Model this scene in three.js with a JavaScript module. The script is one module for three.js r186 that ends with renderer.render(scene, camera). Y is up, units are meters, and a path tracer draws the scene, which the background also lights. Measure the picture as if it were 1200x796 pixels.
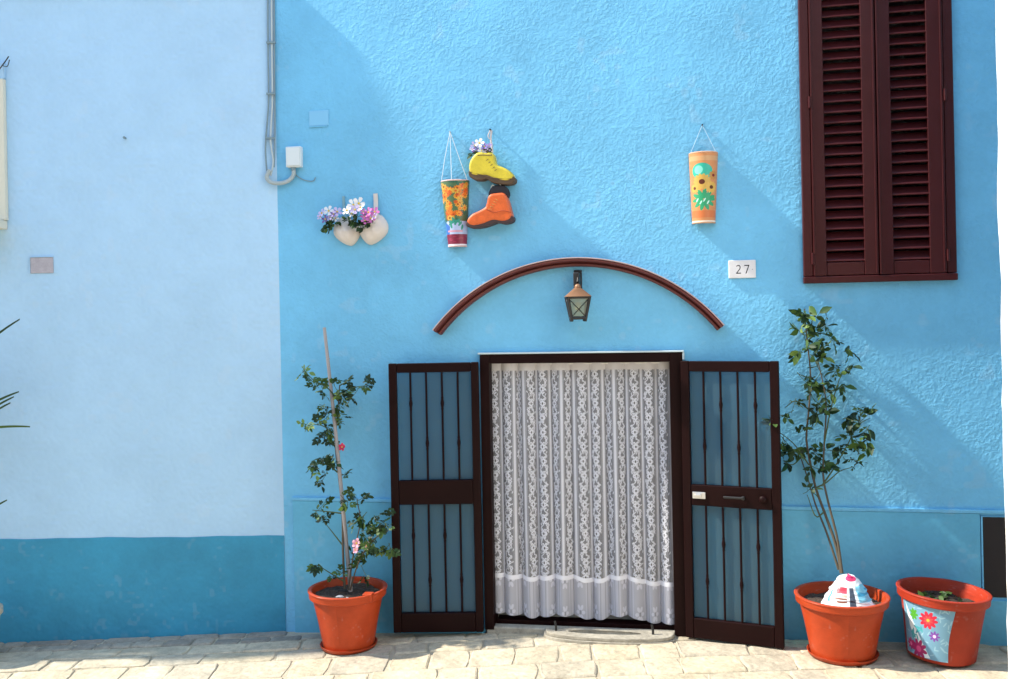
import * as THREE from 'three';
import { RoundedBoxGeometry } from 'three/addons/geometries/RoundedBoxGeometry.js';
import { mergeGeometries } from 'three/addons/utils/BufferGeometryUtils.js';

// ---------------------------------------------------------------- camera, sky, sun, exposure
const scene = new THREE.Scene();
const F = 1100, HORIZON = 365, EYE = 2.2, ROLL = -1.15 * Math.PI / 180;
const camera = new THREE.PerspectiveCamera(2 * Math.atan(431 / F) * 180 / Math.PI, 1200 / 862, 0.1, 400);
camera.position.set(0, EYE, 0);
camera.rotation.set(0, 0, ROLL);
camera.setViewOffset(1200, 862, 0, 431 - HORIZON, 1200, 796);
camera.updateProjectionMatrix();

const renderer = new THREE.WebGLRenderer({ antialias: true });
renderer.toneMapping = THREE.LinearToneMapping;
renderer.toneMappingExposure = 1.78;
renderer.shadowMap.enabled = true;
renderer.setSize(1024, 679);

{ // a clear summer sky, paler towards the horizon
  const W = 128, H = 64, d = new Float32Array(W * H * 4);
  for (let y = 0; y < H; y++) for (let x = 0; x < W; x++) {
    const el = (y + 0.5) / H * 2 - 1, t = Math.pow(Math.max(0, el), 0.55), o = (y * W + x) * 4;
    d[o] = 0.88 + (0.34 - 0.88) * t; d[o + 1] = 0.97 + (0.60 - 0.97) * t; d[o + 2] = 1.05 + (1.04 - 1.05) * t; d[o + 3] = 1;
  }
  const t = new THREE.DataTexture(d, W, H, THREE.RGBAFormat, THREE.FloatType);
  t.mapping = THREE.EquirectangularReflectionMapping; t.magFilter = t.minFilter = THREE.LinearFilter; t.needsUpdate = true;
  scene.background = t; scene.environment = t;
}
const SUN = new THREE.Vector3(1.0, -0.98, 0.066);          // the way the light travels
const sun = new THREE.DirectionalLight(new THREE.Color(1.0, 0.92, 0.78), 5);
sun.position.copy(SUN).multiplyScalar(-20).add(new THREE.Vector3(0, 1, -6)); sun.target.position.set(0, 1, -6);
sun.castShadow = true; sun.shadow.mapSize.set(4096, 4096); sun.shadow.radius = 3.2; sun.shadow.bias = -0.0004; sun.shadow.normalBias = 0.01;
Object.assign(sun.shadow.camera, { left: -9, right: 9, top: 9, bottom: -9, near: 1, far: 50 });
scene.add(sun, sun.target);

// ---------------------------------------------------------------- helpers
let seed = 7;
const rnd = () => { seed = (seed + 0x6d2b79f5) | 0; let t = Math.imul(seed ^ (seed >>> 15), 1 | seed); t = (t + Math.imul(t ^ (t >>> 7), 61 | t)) ^ t; return ((t ^ (t >>> 14)) >>> 0) / 4294967296; };
const rr = (a, b) => a + (b - a) * rnd();
const V = (x, y, z) => new THREE.Vector3(x, y, z);
const C = (r, g, b) => new THREE.Color().setRGB(r, g, b);
const names = {};
function numbered(n) { names[n] = (names[n] ?? -1) + 1; return names[n] ? n + '_' + String(names[n]).padStart(3, '0') : n; }
function tag(o, label, category, group, kind) { if (label) o.userData.label = label; if (category) o.userData.category = category; if (group) o.userData.group = group; if (kind) o.userData.kind = kind; return o; }
function shadows(o) { o.castShadow = o.receiveShadow = true; return o; }
function mesh(name, geo, mat, parent = scene) {
  const g = Array.isArray(geo) ? mergeGeometries(geo.map((q) => { const c = q.index ? q.toNonIndexed() : q; for (const k of Object.keys(c.attributes)) if (!['position', 'normal', 'uv'].includes(k)) c.deleteAttribute(k); return c; })) : geo;
  const m = shadows(new THREE.Mesh(g, mat)); m.name = parent === scene ? numbered(name) : name; parent.add(m); return m;
}
function thing(name, label, category, pos, turn = 0, group) {
  const g = new THREE.Group(); g.name = numbered(name); scene.add(g); g.position.copy(pos); g.rotation.y = turn; return tag(g, label, category, group);
}
function part(name, parent) { const g = new THREE.Group(); g.name = name; parent.add(g); return g; }
const box = (x0, x1, y0, y1, z0, z1, r = 0.003) => {
  const w = x1 - x0, h = y1 - y0, d = z1 - z0, g = new RoundedBoxGeometry(w, h, d, 1, Math.min(r, w / 2.2, h / 2.2, d / 2.2));
  return boxUV(g.translate((x0 + x1) / 2, (y0 + y1) / 2, (z0 + z1) / 2));
};
function boxUV(g) { // uv in metres by the dominant side of each vertex normal
  const p = g.attributes.position, n = g.attributes.normal, uv = new Float32Array(p.count * 2);
  for (let i = 0; i < p.count; i++) {
    const ax = Math.abs(n.getX(i)), ay = Math.abs(n.getY(i)), az = Math.abs(n.getZ(i));
    uv[2 * i] = az >= ax && az >= ay ? p.getX(i) : ay >= ax ? p.getX(i) : p.getZ(i);
    uv[2 * i + 1] = az >= ax && az >= ay ? p.getY(i) : ay >= ax ? p.getZ(i) : p.getY(i);
  }
  g.setAttribute('uv', new THREE.BufferAttribute(uv, 2)); return g;
}
const tube = (pts, r, n = 24, s = 7, closed = false) => new THREE.TubeGeometry(new THREE.CatmullRomCurve3(pts, closed), n, r, s, closed);
function taperTube(pts, r0, r1, n = 16, s = 7) {
  const c = new THREE.CatmullRomCurve3(pts), g = new THREE.TubeGeometry(c, n, 1, s, false), p = g.attributes.position;
  for (let i = 0; i <= n; i++) { const q = c.getPointAt(i / n), r = r0 + (r1 - r0) * i / n;
    for (let j = 0; j <= s; j++) { const k = i * (s + 1) + j, v = V(p.getX(k), p.getY(k), p.getZ(k)).sub(q).multiplyScalar(r).add(q); p.setXYZ(k, v.x, v.y, v.z); } }
  return g;
}
const shape = (pts) => new THREE.Shape(pts.map(([x, y]) => new THREE.Vector2(x, y)));
const extrude = (s, depth, bevel = 0, z = 0, seg = 2) => new THREE.ExtrudeGeometry(s, { depth, bevelEnabled: bevel > 0, bevelSize: bevel, bevelThickness: bevel, bevelSegments: seg, curveSegments: 24 }).translate(0, 0, z);
function smoothOutline(pts, n = 60) { const c = new THREE.CatmullRomCurve3(pts.map(([x, y]) => V(x, y, 0)), true, 'centripetal'); return new THREE.Shape(c.getPoints(n).slice(0, n).map((p) => new THREE.Vector2(p.x, p.y))); }

// ---- where a line of sight meets a wall plane or the ground, used only to measure the layout
const ray = (px, py) => V((px - 600) / F, -(py - HORIZON) / F, -1).applyEuler(camera.rotation);
class WallFrame { // local x runs along the wall, y is up, z comes out of it
  constructor(o, yaw) { this.o = o; this.turn = -yaw; this.u = V(Math.cos(yaw), 0, Math.sin(yaw)); this.n = V(-Math.sin(yaw), 0, Math.cos(yaw)); }
  at(px, py, off = 0) {
    const d = ray(px, py), base = this.o.clone().addScaledVector(this.n, off);
    const t = base.clone().sub(camera.position).dot(this.n) / d.dot(this.n);
    const p = d.multiplyScalar(t).add(camera.position).sub(this.o);
    return { x: p.dot(this.u), y: p.y };
  }
  world(x, y, z) { return this.o.clone().addScaledVector(this.u, x).addScaledVector(this.n, z).setY(y); }
}
const YAW = 10 * Math.PI / 180;
const A0 = new WallFrame(V(90 / F * 6.4, 0, -6.4), YAW);
const corner = A0.world(A0.at(328.5, 400).x, 0, 0);
const A = new WallFrame(corner, YAW), B = new WallFrame(corner, 0);       // the blue house, the pale house
const gy = (x) => { const k = [[-60, -1], [-3.7, -0.12], [-1.7, -0.075], [0.5, 0], [2.9, 0.03], [60, 0.6]]; for (let i = 1; i < k.length; i++) if (x <= k[i][0]) { const t = (x - k[i - 1][0]) / (k[i][0] - k[i - 1][0]); return k[i - 1][1] + t * (k[i][1] - k[i - 1][1]); } return 0.6; };
const ga = (x, z = 0.2) => gy(A.world(x, 0, z).x);                       // ground height under a point of the blue wall

// ---------------------------------------------------------------- textures
const hash = (x, y, s) => { let h = Math.imul(x, 374761393) ^ Math.imul(y, 668265263) ^ Math.imul(s, 1274126177); h = Math.imul(h ^ (h >>> 13), 1274126177); return ((h ^ (h >>> 16)) >>> 0) / 4294967296; };
function noise(u, v, n, s) { // tiling value noise, n cells across
  const x = u * n, y = v * n, xi = Math.floor(x), yi = Math.floor(y), f = (t) => t * t * (3 - 2 * t), fx = f(x - xi), fy = f(y - yi), m = (a) => ((a % n) + n) % n;
  const a = hash(m(xi), m(yi), s), b = hash(m(xi + 1), m(yi), s), c = hash(m(xi), m(yi + 1), s), d = hash(m(xi + 1), m(yi + 1), s);
  return a + (b - a) * fx + (c - a) * fy + (a - b - c + d) * fx * fy;
}
function dataTex(size, fn, srgb, repeat = 1) {
  const d = new Uint8Array(size * size * 4);
  for (let y = 0; y < size; y++) for (let x = 0; x < size; x++) { const c = fn(x / size, y / size), o = (y * size + x) * 4; d[o] = c[0] * 255; d[o + 1] = c[1] * 255; d[o + 2] = c[2] * 255; d[o + 3] = 255; }
  const t = new THREE.DataTexture(d, size, size); t.wrapS = t.wrapT = THREE.RepeatWrapping; t.magFilter = THREE.LinearFilter; t.minFilter = THREE.LinearMipmapLinearFilter; t.generateMipmaps = true;
  if (srgb) t.colorSpace = THREE.SRGBColorSpace; t.repeat.set(repeat, repeat); t.needsUpdate = true; return t;
}
const cl = (v) => Math.min(1, Math.max(0, v));
const toS = (v) => v <= 0.0031308 ? v * 12.92 : 1.055 * Math.pow(v, 1 / 2.4) - 0.055;
// dabbed stucco: rounded blobs about 2 to 3 cm across, over a slow unevenness of the plaster
const stuccoH = (u, v) => { const a = noise(u, v, 58, 1), b = noise(u, v, 97, 2), c = noise(u, v, 14, 3), d = noise(u, v, 190, 4), e = noise(u, v, 5, 6); return cl((0.34 * a * a + 0.34 * Math.pow(b, 1.6) + 0.24 * d) * (0.55 + 0.75 * e) + 0.2 * c); };
const stuccoBump = dataTex(1024, (u, v) => { const h = stuccoH(u, v); return [h, h, h]; }, false, 1 / 1.3);
const smoothBump = dataTex(512, (u, v) => { const h = cl(0.5 * noise(u, v, 6, 11) + 0.3 * noise(u, v, 24, 12) + 0.2 * noise(u, v, 90, 13)); return [h, h, h]; }, false, 1 / 2.1);
function paintTex(rgb, amount, s, metres, worn) { // brushed lime paint: patchy tone, fine grain, a few rubbed and chalky spots
  return dataTex(1024, (u, v) => {
    const p = 0.35 * noise(u, v, 5, s) + 0.3 * noise(u, v, 13, s + 1) + 0.2 * noise(u, v, 41, s + 2) + 0.15 * noise(u, v, 170, s + 3);
    const k = 1 + amount * (p - 0.5) * 2, w = worn * cl((noise(u, v, 19, s + 5) * noise(u, v, 67, s + 6) - 0.52) * 6);
    return rgb.map((c) => toS(cl((c * k) * (1 - w) + w * (c * 0.5 + 0.3))));
  }, true, 1 / metres);
}
const dirtTex = (rgb, s, m, amt = 0.3) => dataTex(512, (u, v) => { const p = 0.4 * noise(u, v, 7, s) + 0.3 * noise(u, v, 29, s + 1) + 0.3 * noise(u, v, 120, s + 2), k = 1 + amt * (p - 0.5) * 2; return rgb.map((c) => toS(cl(c * k))); }, true, 1 / m);
const M = {};
const std = (o) => new THREE.MeshStandardMaterial({ roughness: 0.8, ...o });
M.blue = std({ map: paintTex([0.15, 0.455, 0.70], 0.17, 21, 3.3, 0.16), bumpMap: stuccoBump, bumpScale: 0.0044, roughness: 0.75 });
M.blueDado = std({ map: paintTex([0.105, 0.40, 0.60], 0.18, 31, 2.3, 0.16), bumpMap: smoothBump, bumpScale: 0.008, roughness: 0.6 });
M.pale = std({ map: paintTex([0.385, 0.595, 0.79], 0.09, 41, 3.7, 0.14), bumpMap: smoothBump, bumpScale: 0.012, roughness: 0.85 });
M.paleDado = std({ map: paintTex([0.03, 0.255, 0.42], 0.22, 51, 2.1, 0.12), bumpMap: smoothBump, bumpScale: 0.01, roughness: 0.7 });
M.white = std({ map: paintTex([0.82, 0.81, 0.78], 0.05, 61, 2.9, 0), bumpMap: smoothBump, bumpScale: 0.03, roughness: 0.9 });
const woodTex = (rgb, s) => dataTex(512, (u, v) => { const g = 0.6 * noise(u * 1, v, 6, s) + 0.4 * noise((u * 8) % 1, (v * 1) % 1, 64, s + 1), k = 0.82 + 0.36 * g; return rgb.map((c) => toS(cl(c * k))); }, true, 1 / 0.6);
M.wood = new THREE.MeshPhysicalMaterial({ map: woodTex([0.050, 0.0085, 0.0095], 71), roughness: 0.36, specularIntensity: 0.4 });
M.iron = new THREE.MeshPhysicalMaterial({ map: woodTex([0.0105, 0.0022, 0.0022], 73), roughness: 0.5, specularIntensity: 0.22 });
M.redArch = std({ map: woodTex([0.11, 0.022, 0.019], 75), roughness: 0.6, bumpMap: smoothBump, bumpScale: 0.003 });
M.clear = new THREE.MeshPhysicalMaterial({ color: C(0.95, 0.96, 0.96), roughness: 0.05, transmission: 1, thickness: 0 });
M.black = std({ color: C(0.012, 0.012, 0.013), roughness: 0.45 });
M.dark = std({ color: C(0.022, 0.020, 0.022), roughness: 0.95 });
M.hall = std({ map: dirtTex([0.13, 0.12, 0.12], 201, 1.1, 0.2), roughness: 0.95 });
M.steel = std({ color: C(0.72, 0.72, 0.72), roughness: 0.3, metalness: 0.85 });
M.plastic = std({ color: C(0.62, 0.68, 0.70), roughness: 0.4 });
M.cable = std({ color: C(0.17, 0.25, 0.29), roughness: 0.6 });
M.conduit = std({ color: C(0.42, 0.49, 0.51), roughness: 0.55 });
M.plaster = std({ color: C(0.50, 0.60, 0.64), roughness: 0.9, bumpMap: smoothBump, bumpScale: 0.003 });

// ---------------------------------------------------------------- ground
M.mortar = std({ map: dirtTex([0.41, 0.355, 0.265], 81, 1.7), roughness: 1, bumpMap: smoothBump, bumpScale: 0.02 });
M.stones = [[0.45, 0.385, 0.275], [0.42, 0.365, 0.27], [0.48, 0.41, 0.30], [0.39, 0.345, 0.265]].map((c, i) => std({ map: dirtTex(c, 91 + 4 * i, 0.9, 0.42), roughness: 0.85, bumpMap: smoothBump, bumpScale: 0.022 }));
M.rubble = [[0.27, 0.25, 0.21], [0.23, 0.215, 0.185], [0.31, 0.285, 0.235]].map((c, i) => std({ map: dirtTex(c, 121 + 4 * i, 0.5, 0.4), roughness: 0.95, bumpMap: smoothBump, bumpScale: 0.02 }));
{
  const xs = [-150, -60, -20, -8, -5, -3.7, -2.7, -1.7, -1, -0.2, 0.5, 1.3, 2.1, 2.9, 4, 6, 20, 60, 150], zs = [-150, -40, -12, -7, -5, -3, 0, 10, 40, 150], pos = [], uv = [], idx = [];
  for (const z of zs) for (const x of xs) { pos.push(x, gy(Math.max(-60, Math.min(60, x))) - 0.010, z); uv.push(x, -z); }
  for (let j = 0; j + 1 < zs.length; j++) for (let i = 0; i + 1 < xs.length; i++) { const a = j * xs.length + i, b = a + xs.length; idx.push(a, b, a + 1, b, b + 1, a + 1); }
  const g = new THREE.BufferGeometry(); g.setAttribute('position', new THREE.Float32BufferAttribute(pos, 3)); g.setAttribute('uv', new THREE.Float32BufferAttribute(uv, 2)); g.setIndex(idx); g.computeVertexNormals();
  tag(mesh('ground', g, M.mortar), 'sandy mortar bed under the pale paving stones', null, null, 'structure');
}
// A paving stone: an uneven four-cornered slab with worn, rounded-over edges.
function stoneGeo(cs, h, wear) { // cs: four corners [x, z], counter-clockwise seen from above
  const cx = cs.reduce((a, c) => a + c[0], 0) / 4, cz = cs.reduce((a, c) => a + c[1], 0) / 4, out = [];
  const per = [];
  for (let i = 0; i < 4; i++) { const a = cs[i], b = cs[(i + 1) % 4]; for (let k = 0; k < 3; k++) { const t = k / 3 + (k ? rr(-0.05, 0.05) : 0), j = k ? rr(-0.010, 0.003) : 0, dx = b[0] - a[0], dz = b[1] - a[1], l = Math.hypot(dx, dz); let x = a[0] + dx * t + dz / l * j, z = a[1] + dz * t - dx / l * j; if (!k) { x += (cx - x) * 0.03; z += (cz - z) * 0.03; } per.push([x, z]); } }
  const ring = (f, y) => per.map(([x, z]) => { const d = Math.hypot(x - cx, z - cz), s = Math.max(0, 1 - f / d); return [cx + (x - cx) * s, y + gy(cx + (x - cx) * s), cz + (z - cz) * s]; });
  const tilt = rr(-0.004, 0.004), rings = [ring(0, -0.03), ring(0, h - wear), ring(wear * 0.8, h - wear * 0.25), ring(wear * 2.2, h)], N = per.length;
  for (let i = 0; i < N; i++) rings[3][i][1] += tilt * (i < N / 2 ? 1 : -1);
  const tri = (a, b, c) => out.push(...a, ...b, ...c);
  for (let r = 0; r < 3; r++) for (let i = 0; i < N; i++) { const j = (i + 1) % N, a = rings[r][i], b = rings[r][j], c = rings[r + 1][j], d = rings[r + 1][i]; tri(a, c, b); tri(a, d, c); }
  const mid = [cx, h + gy(cx) + rr(-0.002, 0.002), cz]; for (let i = 0; i < N; i++) tri(rings[3][i], mid, rings[3][(i + 1) % N]);
  let g = new THREE.BufferGeometry(); g.setAttribute('position', new THREE.Float32BufferAttribute(out, 3));
  const uv = []; const ox = rnd() * 3, oz = rnd() * 3; for (let i = 0; i < out.length; i += 3) uv.push(out[i] + ox, out[i + 2] + oz); g.setAttribute('uv', new THREE.Float32BufferAttribute(uv, 2)); g.computeVertexNormals(); return g;
}
{
  const paving = new THREE.Group(); paving.name = 'paving'; scene.add(paving); tag(paving, 'cream limestone paving slabs along the foot of the blue houses', null, null, 'structure');
  const stone = (cs, mats, h, wear) => { let s = 0; for (let i = 0; i < 4; i++) { const a = cs[i], b = cs[(i + 1) % 4]; s += a[0] * b[1] - b[0] * a[1]; } if (s > 0) cs = [...cs].reverse(); mesh('paving_stone', stoneGeo(cs, h, wear), mats[Math.floor(rnd() * mats.length)], paving); };
  // rows of slabs parallel to the pale wall, from close to the houses towards the viewer
  const zrow = []; let z = corner.z + 0.22; while (z < -2.9) { zrow.push(z); z += rr(0.18, 0.3); }
  const wallZ = (x) => x < corner.x ? corner.z : corner.z + (x - corner.x) * Math.tan(YAW);
  for (let r = 0; r + 1 < zrow.length; r++) {
    let x = -4.9 + rr(0, 0.3);
    while (x < 4.0) {
      const w = rr(0.2, 0.5), x1 = x + w, g = 0.007, lo = (q) => Math.max(zrow[r], wallZ(q) + 0.012), z1 = zrow[r + 1];
      if (z1 - lo(x1) > 0.05 && !(x1 > 3.02 && x < 3.02 && false)) stone([[x + g, lo(x) + g], [x1 - g, lo(x1) + g], [x1 - g + rr(-0.02, 0.02), z1 - g], [x + g + rr(-0.02, 0.02), z1 - g]], M.stones, rr(-0.004, 0.002), 0.007);
      x = x1;
    }
  }
  // a strip of small rough cobbles against the wall
  for (let row = 0; row < 2; row++) {
    let x = -4.9;
    while (x < 1.0) {
      const w = rr(0.10, 0.34), x1 = Math.min(x + w, 1.05), a = corner.z + 0.004 + row * 0.108, b = a + 0.106 + (row ? 0.004 : 0), g = 0.005;
      if (wallZ(x1) < a + 0.03) { const ca = Math.max(a, wallZ(x1) + 0.006); stone([[x + g, ca + g], [x1 - g, ca + g], [x1 - g, b - g + rr(-0.012, 0)], [x + g, b - g + rr(-0.012, 0)]], M.rubble, rr(-0.002, 0.008), 0.012); }
      x = x1;
    }
  }
}

// ---------------------------------------------------------------- the blue house
const xR = A.at(1171, 400).x + 1.6, HOUSE_H = 6.6;
const D = { l: A.at(566, 580).x, r: A.at(803, 580).x, t: A.at(680, 414).y };         // the doorway
const house = thing('blue_house', 'sky blue stuccoed house with arched door moulding and brown shutters', 'house', A.o.clone(), A.turn);
const meter = { l: A.at(1152, 650).x, r: A.at(1192, 650).x, t: A.at(1164, 606).y, b: A.at(1164, 700).y };
const WIN = { l: A.at(940, 200, 0.05).x, r: A.at(1120, 200, 0.05).x, b: A.at(1030, 330, 0.05).y, t: A.at(1030, -75, 0.05).y };
{
  const s = shape([[0, -0.35], [xR, -0.35], [xR, HOUSE_H], [0, HOUSE_H]]);
  const hole = (x0, x1, y0, y1) => { const h = new THREE.Path(); h.moveTo(x0, y0); h.lineTo(x0, y1); h.lineTo(x1, y1); h.lineTo(x1, y0); h.closePath(); s.holes.push(h); };
  hole(D.l, D.r, -0.2, D.t); hole(WIN.l + 0.03, WIN.r - 0.03, WIN.b + 0.03, WIN.t - 0.03);
  mesh('wall', extrude(s, 0.34, 0, -0.34), M.blue, house);
  // the other sides, the roof and the dark hall behind the curtain
  mesh('wall', [box(0, 0.3, -0.4, HOUSE_H, -6, -0.345), box(xR - 0.3, xR, -0.4, HOUSE_H, -6, -0.345), box(0.3, xR - 0.3, -0.4, HOUSE_H, -6, -5.7)], M.blue, house);
  mesh('roof', box(0, xR, HOUSE_H + 0.002, HOUSE_H + 0.2, -6, 0), M.plaster, house);
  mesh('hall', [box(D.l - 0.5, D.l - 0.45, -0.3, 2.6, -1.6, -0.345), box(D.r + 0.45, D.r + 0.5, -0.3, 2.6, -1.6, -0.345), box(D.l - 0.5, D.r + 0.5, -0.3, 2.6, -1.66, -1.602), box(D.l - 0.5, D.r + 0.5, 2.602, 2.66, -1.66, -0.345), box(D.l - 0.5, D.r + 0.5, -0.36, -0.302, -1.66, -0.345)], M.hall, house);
  // the dado, a little proud of the wall, with the moulded line along its top
  const dL = A.at(344, 583.4), dR = A.at(1171, 598.5), ty = (x) => dL.y + (dR.y - dL.y) * (x - dL.x) / (dR.x - dL.x), y0 = -0.3;
  const slab = (x0, x1) => boxUV(extrude(shape([[x0, y0], [x1, y0], [x1, ty(x1) - 0.022], [x0, ty(x0) - 0.022]]), 0.012, 0.003, 0));
  const bead = (x0, x1) => boxUV(extrude(shape([[x0, ty(x0) - 0.014], [x1, ty(x1) - 0.014], [x1, ty(x1) + 0.002], [x0, ty(x0) + 0.002]]), 0.016, 0.004, 0));
  const wl = [dL.x, D.l - 0.012], wr = [D.r + 0.012, xR - 0.005];
  const cut = shape([[wr[0], y0], [meter.l - 0.02, y0], [meter.l - 0.02, ty(meter.l) - 0.022], [wr[0], ty(wr[0]) - 0.022]]);
  mesh('dado', slab(...wl), M.blueDado, house); mesh('dado', [boxUV(extrude(cut, 0.012, 0.003, 0)), boxUV(extrude(shape([[meter.l - 0.0192, y0], [wr[1], y0], [wr[1], ty(wr[1]) - 0.022], [meter.r + 0.01, ty(meter.r) - 0.022], [meter.r + 0.01, meter.b - 0.02], [meter.l - 0.0192, meter.b - 0.02]]), 0.012, 0.003, 0))], M.blueDado, house);
  mesh('dado_moulding', bead(...wl), M.blue, house); mesh('dado_moulding', bead(...wr), M.blue, house);
}
{ // arched moulding: two rounds with a fillet between, swept along a segment of a circle
  const l = A.at(513, 389, 0.05), r = A.at(844, 386, 0.05), top = A.at(676, 308, 0.05), cx = (l.x + r.x) / 2, half = (r.x - l.x) / 2, yb = (l.y + r.y) / 2, sag = top.y - yb;
  const R = (half * half + sag * sag) / (2 * sag), cy = yb + sag - R, a0 = Math.asin(half / R);
  const prof = [[-0.030, 0.0], [-0.030, 0.045], [-0.024, 0.062], [-0.012, 0.068], [-0.004, 0.060], [0.0, 0.052], [0.006, 0.060], [0.008, 0.085], [0.014, 0.097], [0.024, 0.099], [0.031, 0.09], [0.032, 0.0]];
  prof.forEach((q) => { q[0] *= 0.82; }); const N = 56, pos = [], uv = [], idx = [], P = prof.length;
  for (let i = 0; i <= N; i++) { const a = -a0 + 2 * a0 * i / N, s = Math.sin(a), c = Math.cos(a); prof.forEach(([q, z], k) => { pos.push(cx + (R + q) * s, cy + (R + q) * c, z + 0.0005); uv.push(a * R, k * 0.02); }); }
  for (let i = 0; i < N; i++) for (let k = 0; k + 1 < P; k++) { const a = i * P + k, b = a + P; idx.push(a, a + 1, b, b, a + 1, b + 1); }
  for (const i of [0, N]) for (let k = 1; k + 1 < P; k++) idx.push(i * P, i * P + k + (i ? 0 : 1), i * P + k + (i ? 1 : 0));
  const g = new THREE.BufferGeometry(); g.setAttribute('position', new THREE.Float32BufferAttribute(pos, 3)); g.setAttribute('uv', new THREE.Float32BufferAttribute(uv, 2)); g.setIndex(idx.reverse());
  const q = g.toNonIndexed(); q.computeVertexNormals(); mesh('arch_moulding', q, M.redArch, house);
  { const p2 = [[0.0275, 0], [0.0275, 0.094], [0.029, 0.098], [0.034, 0.098], [0.0355, 0.094], [0.036, 0]], ps = [], ix = [], uvs = []; for (let i = 0; i <= N; i++) { const a = -a0 + 2 * a0 * i / N; p2.forEach(([o, z], k) => { ps.push(cx + (R + o) * Math.sin(a), cy + (R + o) * Math.cos(a), z + 0.0005); uvs.push(a * R, k * 0.02); }); } for (let i = 0; i < N; i++) for (let k = 0; k < 5; k++) { const a = i * 6 + k, b = a + 6; ix.push(a, b, a + 1, b, b + 1, a + 1); } const e = new THREE.BufferGeometry(); e.setAttribute('position', new THREE.Float32BufferAttribute(ps, 3)); e.setAttribute('uv', new THREE.Float32BufferAttribute(uvs, 2)); e.setIndex(ix); const w = e.toNonIndexed(); w.computeVertexNormals(); mesh('arch_lit_edge', w, std({ color: C(0.42, 0.30, 0.29), roughness: 0.8 }), house); }  // sunlit upper edge of the arch, put into colour as a pale strip
}
{ // door frame, pale strip above it, threshold and worn step
  const f = part('door_frame', house), jl = A.at(577, 580).x, jr = A.at(787.5, 580).x, hb = A.at(680, 425).y, b = 0.0;
  mesh('jamb', box(D.l + 0.002, jl, b, D.t - 0.004, -0.12, 0.032), M.iron, f); mesh('jamb', box(jr, D.r - 0.002, b, D.t - 0.004, -0.12, 0.032), M.iron, f);
  mesh('head', box(jl + 0.001, jr - 0.001, hb, D.t - 0.004, -0.118, 0.030), M.iron, f);
  mesh('lit_ledge_strip', [box(D.l - 0.01, D.r + 0.01, D.t + 0.001, D.t + 0.013, -0.0, 0.04), box(D.r - 0.001, D.r + 0.013, D.t - 0.05, D.t - 0.001, 0.0, 0.03)], M.plaster, f);  // pale colour draws the line of light on the ledge above the frame
  mesh('threshold', box(jl + 0.001, jr - 0.001, -0.1, 0.045, -0.16, -0.06), M.iron, f);
  const st = part('doorstep', house);
  mesh('sill_stone', box(D.l + 0.01, D.r - 0.01, -0.2, 0.022, -0.05, 0.03, 0.012), M.rubble[2], st);
  // the rounded step in front, with a shallow hollow worn into it
  const sx0 = A.at(640, 745).x, sx1 = A.at(792, 750).x, mx = (sx0 + sx1) / 2, hw = (sx1 - sx0) / 2, oval = (n, f) => { const p = []; for (let i = 0; i <= n; i++) { const a = Math.PI * i / n; p.push([mx + hw * f * Math.cos(a), -0.034 - 0.175 * f * Math.pow(Math.sin(a), 0.55)]); } return p; };
  const lower = shape(oval(28, 1)), upper = shape(oval(28, 0.97)), dip = new THREE.Path(); dip.absellipse(mx - 0.03, -0.10, hw * 0.56, 0.036, 0, Math.PI * 2, true, 0); upper.holes.push(dip);
  const lay = (sh, h, y) => { const g = extrude(sh, h, 0.006, 0, 3).rotateX(-Math.PI / 2).translate(0, y, 0); return boxUV(g); };
  mesh('step', [lay(lower, 0.05, -0.045), lay(upper, 0.014, 0.016)], M.rubble[2], st);
  const pin = (px, py) => { const q = A.at(px, py, 0.06); mesh('bolt', [tube([V(q.x, 0.01, 0.10), V(q.x + 0.004, 0.06, 0.10), V(q.x - 0.004, 0.10, 0.095)], 0.008, 8, 8)], M.black, st); };
  pin(652, 744); pin(765, 748);
}
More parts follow.
